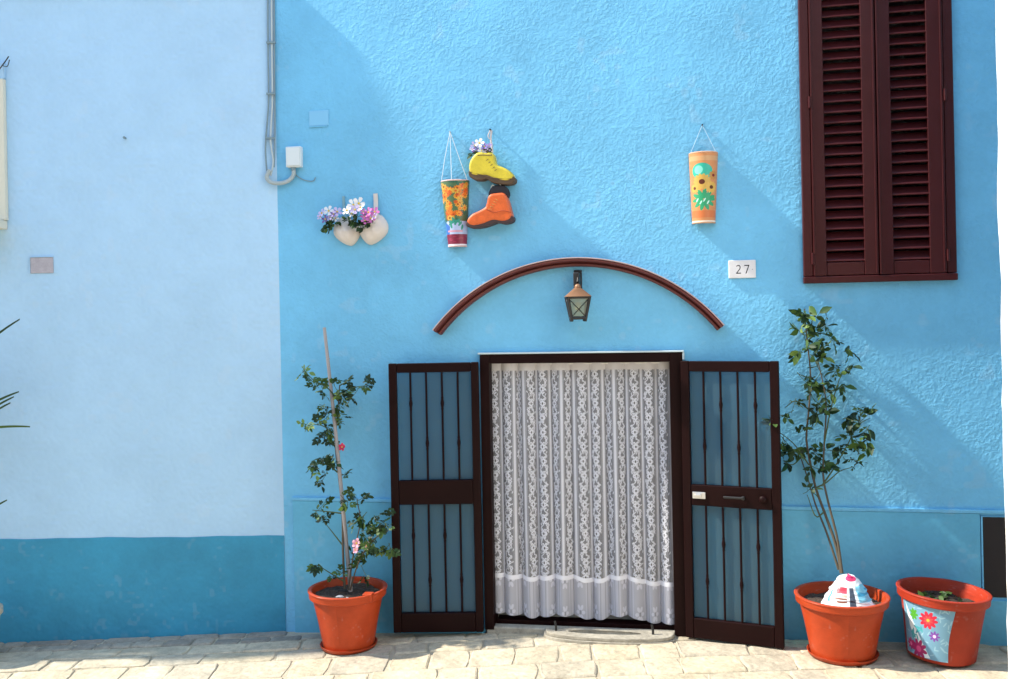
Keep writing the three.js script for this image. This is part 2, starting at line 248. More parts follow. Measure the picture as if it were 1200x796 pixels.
{ // door leaves: welded frames with two panes, four thin bars each, with forged knots
  M.pane = new THREE.MeshPhysicalMaterial({ color: C(0.36, 0.57, 0.64), roughness: 0.4, transmission: 0.92, thickness: 0, ior: 1.45, specularIntensity: 0.5 });
  function leaf(x0, x1, y0, y1, z0, z1, up, low, knots, label) { // x0 hinge side, x1 free side
    const L = part('door_leaf', house); if (label) L.userData.label = label;
    const w = Math.hypot(x1 - x0, z1 - z0), s = Math.sign(x1 - x0), H = y1 - y0;
    L.position.set(x0, y0, z0); L.rotation.y = -Math.atan2(z1 - z0, (x1 - x0) * 1) ; if (s < 0) L.rotation.y = Math.PI - Math.atan2(z1 - z0, x1 - x0) + Math.PI;
    // in the leaf: x from 0 (hinge) to w (free edge) along its width, z towards the street
    if (s < 0) { L.rotation.y = -Math.atan2(-(z1 - z0), x0 - x1); }
    const X = (a, b) => s > 0 ? [a, b] : [-b, -a], d = 0.022, sw = 0.056;
    const b = (n, xa, xb, ya, yb, da = d) => { const [p, q] = X(xa, xb); return mesh(n, box(p, q, ya, yb, -da, da, 0.006), M.iron, L); };
    b('stile', 0, sw * 0.95, 0, H); b('stile', w - sw, w, 0, H);
    b('rail', sw * 0.95 + 0.001, w - sw - 0.001, H * (1 - up[0]), H - 0.001, d - 0.002); b('rail', sw * 0.95 + 0.001, w - sw - 0.001, H * (1 - low[0]), H * (1 - up[1]), d - 0.002); b('rail', sw * 0.95 + 0.001, w - sw - 0.001, 0.001, H * (1 - low[1]), d - 0.002);
    for (const [a, c, kk] of [[up[0], up[1], knots[0]], [low[0], low[1], knots[1]]]) {
      const ya = H * (1 - c), yb = H * (1 - a), iw = w - 1.95 * sw, [p, q] = X(sw * 0.95 + 0.002, w - sw - 0.002);
      mesh('pane', box(p, q, ya + 0.001, yb - 0.001, -0.014, -0.010, 0.001), M.pane, L);
      for (let k = 0; k < 4; k++) {
        const xb = sw * 0.95 + iw * (k + 0.85) / 4.7, x = s > 0 ? xb : -xb, ky = yb - (yb - ya) * kk[k % 2];
        const g = [new THREE.CylinderGeometry(0.0075, 0.0075, yb - ya - 0.002, 8).translate(x, (ya + yb) / 2, 0.004)];
        const pr = [[0.0076, -0.05], [0.0095, -0.036], [0.008, -0.03], [0.0115, -0.012], [0.013, 0], [0.0115, 0.012], [0.008, 0.03], [0.0095, 0.036], [0.0076, 0.05]].map(([r, y]) => new THREE.Vector2(r, y));
        g.push(new THREE.LatheGeometry(pr, 8).translate(x, ky, 0.004));
        mesh('bar', g, M.iron, L);
      }
    }
    return [L, w, H, sw];
  }
  const y0l = A.at(512, 739.5, 0.09).y, y1l = A.at(512, 425, 0.08).y;
  leaf(A.at(564, 582, 0.055).x, A.at(458.5, 582, 0.15).x, y0l, y1l, 0.06, 0.15, [0.035, 0.435], [0.525, 0.928], [[0.66, 0.29], [0.7, 0.29]], 'left door leaf folded back against the wall');
  const y0r = Math.max(0.018, A.at(862, 756, 0.13).y), y1r = A.at(858, 423, 0.12).y;
  const [L, w, H] = leaf(A.at(801.5, 590, 0.06).x, A.at(916, 590, 0.21).x, y0r, y1r, 0.06, 0.21, [0.038, 0.445], [0.52, 0.927], [[0.66, 0.29], [0.67, 0.33]], 'right door leaf with lock and silver latch plate');
  const my = H * (1 - 0.482);
  mesh('latch_plate', [box(0.065, 0.15, my - 0.022, my + 0.022, 0.021, 0.03, 0.003), box(0.085, 0.125, my - 0.008, my + 0.012, 0.03, 0.05, 0.004)], M.steel, L);
  mesh('handle', [box(0.27, 0.40, my - 0.007, my + 0.009, 0.035, 0.05, 0.006), box(0.385, 0.405, my - 0.012, my + 0.012, 0.02, 0.045, 0.005)], M.black, L);
  mesh('door_knob', new THREE.SphereGeometry(0.026, 16, 12).scale(1, 1, 0.7).translate(0.52, my - 0.002, 0.035), M.iron, L);
}
{ // shuttered window
  const wf = part('window_frame', house), { l, r, b, t } = WIN, fw = 0.058, z1 = 0.044;
  mesh('jamb', box(l, l + fw, b + 0.044, t, -0.06, z1, 0.006), M.wood, wf); mesh('jamb', box(r - fw, r, b + 0.044, t, -0.06, z1, 0.006), M.wood, wf);
  mesh('sill', box(l - 0.002, r + 0.003, b - 0.002, b + 0.042, -0.05, z1 + 0.008, 0.006), M.wood, wf); mesh('head', box(l + fw + 0.001, r - fw - 0.001, t - fw, t - 0.001, -0.06, z1 - 0.002, 0.006), M.wood, wf);
  mesh('casement', [box(l + 0.035, l + 0.10, b + 0.05, t - 0.06, -0.16, -0.11), box(r - 0.10, r - 0.035, b + 0.05, t - 0.06, -0.16, -0.11), box((l + r) / 2 - 0.05, (l + r) / 2 + 0.05, b + 0.05, t - 0.06, -0.16, -0.11)], M.wood, wf); mesh('glass', box(l + 0.1, r - 0.1, b + 0.05, t - 0.06, -0.138, -0.134, 0.001), M.clear, wf); mesh('room', [box(l - 0.6, l - 0.55, b - 0.8, t + 0.3, -3, -0.345), box(r + 0.4, r + 0.45, b - 0.8, t + 0.3, -3, -0.345), box(l - 0.6, r + 0.45, b - 0.8, t + 0.3, -3.06, -3.002), box(l - 0.6, r + 0.45, t + 0.302, t + 0.36, -3, -0.345), box(l - 0.6, r + 0.45, b - 0.86, b - 0.802, -3, -0.345)], M.plaster, wf);
  const ix0 = l + fw + 0.003, ix1 = r - fw - 0.003, mid = (ix0 + ix1) / 2, y0 = b + 0.046, y1 = t - fw - 0.004;
  for (const [a, c, st] of [[ix0, mid - 0.0025, [0.083, 0.088]], [mid + 0.0025, ix1, [0.086, 0.10]]]) {
    const S = part('shutter', house), f = 0.048;
    const lx = a + st[0], rx = c - st[1], lb = y0 + 0.085, lt = y1 - 0.085;
    mesh('stile', [box(a, lx, y0, y1, 0.002, f, 0.005), box(a === ix0 ? a - 0.0 : a, a + 0.012, y0, y1, f + 0.0005, f + 0.008, 0.003)], M.wood, S);
    mesh('stile', [box(rx, c, y0, y1, 0.002, f, 0.005), box(c - 0.02, c - 0.008, y0 + 0.01, y1, f + 0.0005, f + 0.008, 0.003)], M.wood, S);
    mesh('rail', box(lx + 0.001, rx - 0.001, y0 + 0.001, lb, 0.004, f - 0.002, 0.005), M.wood, S); mesh('rail', box(lx + 0.001, rx - 0.001, lt, y1 - 0.001, 0.004, f - 0.002, 0.005), M.wood, S);
    const n = 29, pitch = 0.0688, g = new RoundedBoxGeometry(rx - lx + 0.006, 0.009, 0.074, 1, 0.003);
    for (let i = 0; lb + 0.03 + i * pitch < lt - 0.02; i++) { const m = mesh('slat', g, M.wood, S); m.position.set((lx + rx) / 2, lb + 0.034 + i * pitch, 0.020); m.rotation.set(0.86 + rr(-0.03, 0.03), 0, rr(-0.004, 0.006)); }
    const hx = a === ix0 ? a - 0.006 : c + 0.006;
    for (const py of [115, 301]) { const y = A.at(1030, py, 0.06).y; mesh('hinge', new THREE.CylinderGeometry(0.009, 0.009, 0.075, 10).translate(hx, y, 0.055), M.wood, S); }
  }
}
{ // dark metal meter-box door let into the foot of the wall
  const { l, r, t, b } = meter, m = part('meter_box', house);
  mesh('door_panel', box(l, r, b, t, -0.002, 0.007, 0.003), std({ color: C(0.010, 0.005, 0.006), roughness: 0.7 }), m);
  mesh('frame', [box(l - 0.012, l - 0.001, b - 0.01, t + 0.006, 0, 0.016), box(l, r, t + 0.001, t + 0.006, 0, 0.012)], M.blue, m);
}

// ---------------------------------------------------------------- the pale house on the left, the white house on the right
const EAVE_Y = B.at(328, -20).y, eaveOut = 0.075;
{
  const h = thing('pale_blue_house', 'pale blue rendered house with a darker blue painted base', 'house', B.o.clone(), B.turn);
  const x0 = -7, yl = B.at(0, 632), yr = B.at(330, 628), top = EAVE_Y;
  mesh('wall', boxUV(extrude(shape([[x0, -1], [0, -1], [0, top], [x0, top]]), 0.3, 0, -0.3)), M.pale, h);
  mesh('wall', [box(x0, x0 + 0.3, -1, top, -6, -0.305), box(-0.32, -0.02, -1, top, -6, -0.305), box(x0 + 0.3, -0.32, -1, top, -6, -5.7)], M.pale, h);
  mesh('roof', [box(x0, -0.002, top + 0.002, top + 0.1, -6, eaveOut, 0.01)], M.plaster, h);
  // hand-painted edge of the base colour: a very thin coat with a wavering top
  const pts = [[x0, -0.9], [-0.002, -0.9]]; for (let i = 0; i <= 60; i++) { const x = -0.002 + (x0 + 0.002) * i / 60; pts.push([x, yr.y + (yl.y - yr.y) * x / (yl.x - yr.x) + 0.0022 * Math.sin(i * 1.9) + 0.0025 * Math.sin(i * 0.7)]); }
  mesh('dado', boxUV(extrude(shape(pts), 0.004, 0.001, 0)), M.paleDado, h);
  // cream window surround just reaching into view, with a sill shelf and its bracket
  const e = B.at(5, 170, 0.04), t = B.at(3, 92, 0.04).y, b = B.at(3, 258, 0.04).y, cream = std({ color: C(0.62, 0.60, 0.50), roughness: 0.8 }), ws = part('window_surround', h);
  mesh('jamb', box(e.x - 0.16, e.x, b, t, 0, 0.045, 0.006), cream, ws); mesh('jamb', box(e.x - 1.2, e.x - 1.04, b, t, 0, 0.045, 0.006), cream, ws); mesh('lintel', box(e.x - 1.2, e.x, t + 0.001, t + 0.12, 0, 0.03, 0.006), M.pale, ws);
  mesh('pane', box(e.x - 1.04, e.x - 0.16, b, t, -0.002, 0.008), M.dark, ws); const se = B.at(9, 262, 0).x; mesh('balcony_slab', box(se - 1.9, se, b - 0.065, b - 0.002, 0, 0.31, 0.008), cream, h);
  mesh('bracket', [tube([V(se - 0.03, b - 0.066, 0.20), V(se - 0.02, b - 0.10, 0.24), V(se - 0.025, b - 0.075, 0.29)], 0.008, 10, 7)], std({ color: C(0.02, 0.22, 0.17), roughness: 0.5 }), ws);
}
{
  const zf = -4.7, rx = ray(1171, 400), xw = rx.x / -rx.z * -zf, h = thing('white_house', 'sunlit white house wall at the end of the blue house', 'house', V(xw, 0, zf), 0);
  const g = new THREE.BoxGeometry(4, 8, 6.2, 1, 80, 60).translate(2.012, 3, 3.1), p = g.attributes.position;   // rough plaster: the face wavers a little
  for (let i = 0; i < p.count; i++) if (p.getX(i) < 1) { const y = p.getY(i), z = p.getZ(i); p.setX(i, p.getX(i) + 0.010 * (noise(y / 8 + 0.5, z / 12 + 0.5, 24, 5) - 0.5) + 0.008 * (noise(y / 8 + 0.5, z / 12 + 0.5, 70, 6) - 0.5)); }
  g.computeVertexNormals(); mesh('wall', boxUV(g), M.white, h);
  mesh('roof', box(-0.06, 4.1, 7.005, 7.15, -0.06, 6.3), M.plaster, h);
}
{ // the house across the narrow street, behind the viewer: it keeps the low sky off the blue wall
  const h = thing('opposite_house', 'two-storey cream house across the street behind the viewer', 'house', V(-14, 0, 3.6), 0), st = std({ map: dirtTex([0.34, 0.29, 0.22], 191, 2.3, 0.2), roughness: 0.95 });
  const s = shape([[0, -1.5], [28, -1.5], [28, 6.4], [0, 6.4]]), holes = [];
  for (const x of [3, 7.5, 12, 16.5, 21, 25]) { holes.push([x, x + 1.1, -0.9 + gy(x - 14), 2.3], [x + 0.1, x + 1.0, 3.4, 5.2]); }
  for (const [a, b, c, d] of holes) { const q = new THREE.Path(); q.moveTo(a, c); q.lineTo(a, d); q.lineTo(b, d); q.lineTo(b, c); q.closePath(); s.holes.push(q); }
  mesh('wall', boxUV(extrude(s, 0.35, 0, 0)), st, h);
  for (const [a, b, c, d] of holes) { const w = mesh(c < 0 ? 'door' : 'window', box(a + 0.003, b - 0.003, c + 0.003, d - 0.003, 0.12, 0.16), c < 0 ? M.wood : M.dark, h); mesh('frame', [box(a + 0.003, a + 0.06, c + 0.003, d - 0.003, 0.09, 0.118), box(b - 0.06, b - 0.003, c + 0.003, d - 0.003, 0.09, 0.118)], M.wood, w); }
  mesh('roof', box(-0.2, 28.2, 6.402, 6.6, -0.25, 6), st, h); mesh('wall', [box(0, 0.3, -1.5, 6.4, 0.355, 5.9), box(27.7, 28, -1.5, 6.4, 0.355, 5.9), box(0.3, 27.7, -1.5, 6.4, 5.6, 5.9)], st, h);
}
// ---------------------------------------------------------------- lace curtain
{
  const S = 1024, cv = document.createElement('canvas'), al = document.createElement('canvas'); cv.width = cv.height = al.width = al.height = S;
  const c = cv.getContext('2d'), k = al.getContext('2d'); // one repeat is 0.34 m wide and 0.34 m high
  k.fillStyle = 'rgb(214,214,214)'; k.fillRect(0, 0, S, S); k.fillStyle = 'rgb(244,244,244)'; for (const q of [0, 512]) { k.fillRect(q, 0, 22, S); k.fillRect(q + 490, 0, 22, S); }
  for (let col = 0; col < 2; col++) {
    const x0 = col * 512, gry = (v) => 'rgb(' + v + ',' + v + ',' + v + ')';
    k.fillStyle = gry(58); k.fillRect(x0 + 76, 0, 360, S);                                                  // open net of the lace band
    k.fillStyle = gry(120); for (let y = 0; y < S; y += 14) k.fillRect(x0 + 76, y, 360, 3); for (let x = 76; x < 436; x += 14) k.fillRect(x0 + x, 0, 3, S);
    k.fillStyle = gry(34); k.fillRect(x0 + 446, 0, 16, S); k.fillRect(x0 + 50, 0, 16, S);
    for (let row = 0; row < 4; row++) {
      const y0 = row * 256, f = (row + col) % 2 ? -1 : 1, cx = x0 + 256;
      k.strokeStyle = gry(235); k.lineWidth = 20; k.lineCap = 'round'; k.beginPath(); k.moveTo(cx - 96 * f, y0); k.bezierCurveTo(cx - 150 * f, y0 + 90, cx + 150 * f, y0 + 160, cx - 96 * f, y0 + 256); k.stroke();
      for (const [fx, fy, fr] of [[10, 112, 98], [-98, 36, 44], [104, 216, 50], [92, 20, 34]]) {
        const X = cx + fx * f, Y = y0 + fy; k.fillStyle = gry(255);
        for (let a = 0; a < 6; a++) { k.beginPath(); k.ellipse(X + Math.cos(a * 1.047) * fr * 0.56, Y + Math.sin(a * 1.047) * fr * 0.56, fr * 0.46, fr * 0.3, a * 1.047, 0, 7); k.fill(); }
        k.fillStyle = gry(26); k.beginPath(); k.arc(X, Y, fr * 0.24, 0, 7); k.fill();
        for (let a = 0; a < 6; a++) { k.beginPath(); k.ellipse(X + Math.cos(a * 1.047) * fr * 0.62, Y + Math.sin(a * 1.047) * fr * 0.62, fr * 0.16, fr * 0.06, a * 1.047, 0, 7); k.fill(); }
      }
      k.fillStyle = gry(240); for (let a = 0; a < 8; a++) { k.beginPath(); k.ellipse(cx + (hash(a, row, 3 + col) - 0.5) * 330, y0 + hash(a, row, 9 + col) * 256, 30, 12, hash(a, row, 17 + col) * 3.1, 0, 7); k.fill(); }
    }
  }
  const ct = new THREE.CanvasTexture(al); ct.wrapS = ct.wrapT = THREE.RepeatWrapping; ct.repeat.set(1 / 0.245, 1 / 0.4); ct.magFilter = THREE.LinearFilter;
  const body = new THREE.MeshPhysicalMaterial({ color: C(0.72, 0.72, 0.78), roughness: 0.95, alphaMap: ct, transparent: true, side: THREE.DoubleSide, transmission: 0.2, thickness: 0 });
  const hc = document.createElement('canvas'); hc.width = hc.height = 512; { const q = hc.getContext('2d'); q.fillStyle = 'rgb(205,205,205)'; q.fillRect(0, 0, 512, 512); for (let c2 = 0; c2 < 2; c2++) { q.fillStyle = 'rgb(150,150,150)'; q.fillRect(c2 * 256 + 24, 0, 14, 512); q.fillRect(c2 * 256 + 216, 0, 14, 512); q.fillStyle = 'rgb(175,175,175)'; q.fillRect(c2 * 256 + 60, 0, 136, 512); for (let r2 = 0; r2 < 2; r2++) { const X = c2 * 256 + 128, Y = r2 * 256 + 120; q.fillStyle = 'rgb(240,240,240)'; for (let a = 0; a < 6; a++) { q.beginPath(); q.ellipse(X + Math.cos(a * 1.047) * 34, Y + Math.sin(a * 1.047) * 44, 24, 15, a * 1.047, 0, 7); q.fill(); } q.fillStyle = 'rgb(120,120,120)'; q.beginPath(); q.ellipse(X, Y, 13, 17, 0, 0, 7); q.fill(); } } }
  const ht = new THREE.CanvasTexture(hc); ht.wrapS = ht.wrapT = THREE.RepeatWrapping; ht.repeat.set(1 / 0.27, 1 / 0.44); ht.magFilter = THREE.LinearFilter;
  const hemM = new THREE.MeshPhysicalMaterial({ color: C(0.66, 0.66, 0.74), roughness: 0.95, transparent: true, alphaMap: ht, side: THREE.DoubleSide, transmission: 0.2, thickness: 0 });
  const headM = std({ color: C(0.60, 0.58, 0.60), roughness: 0.95, side: THREE.DoubleSide });
  const x0 = A.at(573, 580, -0.06).x, x1 = A.at(793, 580, -0.06).x, yt = A.at(680, 424, -0.05).y, w = x1 - x0;
  const hem = [[0, 717.5], [0.1, 719], [0.2, 722], [0.25, 723.5], [0.3, 722], [0.38, 719.5], [0.47, 722.5], [0.505, 726], [0.56, 727.5], [0.61, 726.5], [0.655, 722], [0.72, 721.5], [0.78, 725], [0.83, 730], [0.9, 732], [1, 731]];
  const hemY = (t) => { let i = 1; while (i < hem.length - 1 && hem[i][0] < t) i++; const a = hem[i - 1], b = hem[i], q = cl((t - a[0]) / (b[0] - a[0])); return A.at(574 + 216 * t, a[1] + (b[1] - a[1]) * q, -0.05).y; };
  const folds = []; { let t = 0; while (t < 1) { folds.push([t, rr(0.5, 1.3)]); t += rr(0.05, 0.105); } folds.push([1, 0.8]); }
  const fz = (t, v) => { let i = 1; while (i < folds.length - 1 && folds[i][0] < t) i++; const [a, h] = folds[i - 1], [b] = folds[i], q = cl((t - a) / (b - a)); const s = Math.pow(Math.abs(Math.sin(Math.PI * q)), 0.75); return 0.062 * h * s * (0.5 + 0.6 * v) + 0.012 * Math.sin(t * 17 + v * 1.2) * v + 0.010 * Math.sin(t * 5 + 1); };
  const root = thing('lace_curtain', 'white floral lace curtain hanging in the open doorway', 'curtain', A.o.clone(), A.turn);
  const grid = (va, vb, nv, dz) => { // v: 0 at the top, 1 at the hem
    const N = 300, pos = [], uv = [], idx = []; let arc = 0, prev = null; const arcs = [];
    for (let i = 0; i <= N; i++) { const t = i / N, p = [x0 + w * t, fz(t, 0.6)]; if (prev) arc += Math.hypot(p[0] - prev[0], p[1] - prev[1]); prev = p; arcs.push(arc); }
    for (let j = 0; j <= nv; j++) for (let i = 0; i <= N; i++) { const t = i / N, v = va + (vb - va) * j / nv, hy = hemY(t), y = yt + (hy - yt) * v; pos.push(x0 + w * t + 0.006 * v * Math.sin(t * 40) * (t > 0.02 && t < 0.98 ? 1 : 0), y, -0.095 + fz(t, v) + dz); uv.push(arcs[i], y); }
    for (let j = 0; j < nv; j++) for (let i = 0; i < N; i++) { const a = j * (N + 1) + i, b = a + N + 1; idx.push(a, b, a + 1, b, b + 1, a + 1); }
    const g = new THREE.BufferGeometry(); g.setAttribute('position', new THREE.Float32BufferAttribute(pos, 3)); g.setAttribute('uv', new THREE.Float32BufferAttribute(uv, 2)); g.setIndex(idx); g.computeVertexNormals(); return g;
  };
  mesh('lace_panel', grid(0.033, 0.84, 30, 0), body, root);
  mesh('header_band', grid(-0.01, 0.033, 3, 0.002), headM, root);
  mesh('hem_seam', grid(0.84, 0.858, 2, 0.003), std({ color: C(0.72, 0.72, 0.78), roughness: 0.95, side: THREE.DoubleSide }), root);
  mesh('hem_band', grid(0.858, 1, 10, 0), hemM, root);
  mesh('curtain_rod', new THREE.CylinderGeometry(0.007, 0.007, w + 0.02, 8).rotateZ(Math.PI / 2).translate((x0 + x1) / 2, yt - 0.012, -0.085), M.steel, root);
}

// ---------------------------------------------------------------- things fixed to or hung on the wall
const onWall = (name, label, cat, px, py, group) => { const p = A.at(px, py); const o = thing(name, label, cat, A.world(p.x, p.y, 0), A.turn, group); o.rel = (x, y, off = 0) => { const q = A.at(x, y, off); return [q.x - p.x, q.y - p.y]; }; return o; };
{ // number plate
  const o = onWall('number_plate', 'white ceramic house number tile with black numerals 27', 'house number', 869.5, 315.5), [x0, y0] = o.rel(854, 326.5), [x1, y1] = o.rel(885.5, 304.5);
  const c = document.createElement('canvas'); c.width = 384; c.height = 264; const k = c.getContext('2d');
  k.fillStyle = '#d9d6d8'; k.fillRect(0, 0, 384, 264); k.fillStyle = '#11161a'; k.font = '190px sans-serif'; k.textAlign = 'center'; k.textBaseline = 'middle';
  k.save(); k.translate(138, 138); k.scale(0.86, 1); k.fillText('2', 0, 0); k.restore(); k.save(); k.translate(262, 138); k.scale(0.86, 1); k.fillText('7', 0, 0); k.restore();
  k.fillStyle = '#8b8f94'; k.beginPath(); k.arc(345, 140, 7, 0, 7); k.fill();
  const t = new THREE.CanvasTexture(c); t.colorSpace = THREE.SRGBColorSpace;
  mesh('tile', box(x0, x1, y0, y1, 0, 0.012, 0.004), std({ color: C(0.75, 0.73, 0.73), roughness: 0.25 }), o);
  const f = new THREE.PlaneGeometry((x1 - x0) * 0.94, (y1 - y0) * 0.92).translate((x0 + x1) / 2, (y0 + y1) / 2, 0.0128); mesh('numerals', f, std({ map: t, roughness: 0.25 }), o);
}
{ // wall lantern
  const o = onWall('wall_lantern', 'black wall lantern with copper cap hanging under the arch', 'lantern', 676.5, 330), z = 0.15;
  const r = (x, y) => o.rel(x, y, z);
  { const [a, b] = o.rel(673, 341), [c, d] = o.rel(682, 316.5); mesh('wall_plate', box(a, c, b, d, 0, 0.014, 0.004), M.black, o); mesh('arm', box(a + 0.008, c - 0.008, d - 0.16, d - 0.02, 0.015, 0.13, 0.008), M.black, o); }
  const top = r(677, 333), cap = r(677, 347.5), bot = r(677, 372), W1 = 0.073, W0 = 0.048;
  mesh('arm', tube([V(0, 0.02, 0.012), V(0.004, 0.05, 0.06), V(top[0] + 0.0, top[1] + 0.045, 0.12), V(top[0], top[1] + 0.012, z)], 0.008, 20, 8), M.black, o);
  const copper = std({ color: C(0.27, 0.14, 0.075), roughness: 0.5, metalness: 0.35 });
  const capG = new THREE.CylinderGeometry(0.022, 0.12, top[1] - cap[1] - 0.02, 4, 1).rotateY(Math.PI / 4 + 0.2).translate(cap[0], (top[1] + cap[1]) / 2 - 0.011, z);
  mesh('cap', [capG.toNonIndexed(), new THREE.SphereGeometry(0.022, 10, 8).translate(top[0], top[1] - 0.02, z)], copper, o);
  const q = (u, v, t) => { const w = W1 + (W0 - W1) * t, c = Math.cos(0.2), s = Math.sin(0.2), x = u * w, y = v * w; return V(cap[0] + x * c + y * s, cap[1] - 0.004 + (bot[1] - cap[1]) * t, z + y * c - x * s); };
  const bars = []; for (const [u, v] of [[-1, -1], [1, -1], [1, 1], [-1, 1]]) bars.push(taperTube([q(u, v, 0), q(u, v, 1.16)], 0.0115, 0.010, 2, 6));
  for (const t of [0.0, 1]) for (const [a, b] of [[[-1, -1], [1, -1]], [[1, -1], [1, 1]], [[1, 1], [-1, 1]], [[-1, 1], [-1, -1]]]) bars.push(tube([q(...a, t), q(...b, t)], 0.0105, 1, 6));
  mesh('frame', bars, M.black, o);
  const wires = []; for (const [a, b] of [[[-1, 1], [1, 1]], [[-1, -1], [-1, 1]], [[1, -1], [1, 1]]]) { wires.push(tube([q(...a, 0.04), q(...b, 0.96)], 0.003, 1, 5), tube([q(...b, 0.04), q(...a, 0.96)], 0.003, 1, 5)); }
  mesh('crossed_wire', wires, M.black, o);
  const glass = new THREE.MeshPhysicalMaterial({ color: C(0.62, 0.66, 0.55), roughness: 0.3, transmission: 0.8, thickness: 0, side: THREE.DoubleSide });
  for (const [a, b] of [[[-1, 1], [1, 1]], [[-1, -1], [-1, 1]], [[1, 1], [1, -1]], [[1, -1], [-1, -1]]]) { const P = [q(a[0] * 0.96, a[1] * 0.96, 0.02), q(b[0] * 0.96, b[1] * 0.96, 0.02), q(b[0] * 0.96, b[1] * 0.96, 0.98), q(a[0] * 0.96, a[1] * 0.96, 0.98)], g = new THREE.BufferGeometry(); g.setAttribute('position', new THREE.Float32BufferAttribute([P[0], P[2], P[1], P[0], P[3], P[2]].flatMap((v) => v.toArray()), 3)); g.setAttribute('uv', new THREE.Float32BufferAttribute(new Array(12).fill(0), 2)); g.computeVertexNormals(); mesh('pane', g, glass, o); }
  mesh('base', box(bot[0] - 0.04, bot[0] + 0.04, bot[1] - 0.008, bot[1] + 0.002, z - 0.04, z + 0.04, 0.003), M.black, o);
  mesh('bulb', new THREE.SphereGeometry(0.022, 14, 10).scale(1, 1.4, 1).translate(cap[0], cap[1] - 0.07, z), std({ color: C(0.7, 0.7, 0.62), roughness: 0.2 }), o);
}
// painted half-round roof tiles hung up as wall ornaments
function coppo(o, rt, rb, top, bot, paint, flat) {
  const [tx, ty] = top, [bx, by] = bot, N = 28, R = 14, pos = [], uv = [], idx = [], th = 0.011;
  const pt = (i, j, inner) => { const a = Math.PI * i / N, v = j / R, r = rt + (rb - rt) * v - (inner ? th : 0); return [tx + (bx - tx) * v - Math.cos(a) * r, ty + (by - ty) * v, 0.004 + Math.sin(a) * r * flat]; };
  const rows = R + 1, cols = N + 1;
  for (const inner of [0, 1]) for (let j = 0; j <= R; j++) for (let i = 0; i <= N; i++) { pos.push(...pt(i, j, inner)); uv.push(i / N, 1 - j / R); }
  const quad = (a, b, c, d) => idx.push(a, b, c, b, d, c), off = rows * cols;
  for (let j = 0; j < R; j++) for (let i = 0; i < N; i++) { const a = j * cols + i, b = a + 1, c = a + cols, d = c + 1; quad(a, c, b, d); quad(off + a, off + b, off + c, off + d); }
  const body = new THREE.BufferGeometry(); body.setAttribute('position', new THREE.Float32BufferAttribute(pos, 3)); body.setAttribute('uv', new THREE.Float32BufferAttribute(uv, 2)); body.setIndex(idx); body.computeVertexNormals();
  mesh('painted_tile', body, paint, o);
  const rim = []; for (const j of [0, R]) { const g = []; for (let i = 0; i <= N; i++) { const [x, y, z] = pt(i, j, 0); g.push(V(x + (tx - x) * 0.06, y, z * 0.95)); } rim.push(tube(g, 0.0065, 30, 6)); }
  mesh('rim', rim, paint.userData.rim, o);
}
function paintedCanvas(w, h, fn) { const c = document.createElement('canvas'); c.width = w; c.height = h; fn(c.getContext('2d'), w, h); const t = new THREE.CanvasTexture(c); t.colorSpace = THREE.SRGBColorSpace; t.magFilter = THREE.LinearFilter; return t; }
const petalFlower = (k, x, y, r, n, col, mid, a0 = 0) => { k.fillStyle = col; for (let i = 0; i < n; i++) { const a = a0 + i * 2 * Math.PI / n; k.beginPath(); k.ellipse(x + Math.cos(a) * r * 0.62, y + Math.sin(a) * r * 0.62, r * 0.42, r * 0.2, a, 0, 7); k.fill(); } k.fillStyle = mid; k.beginPath(); k.arc(x, y, r * 0.32, 0, 7); k.fill(); };
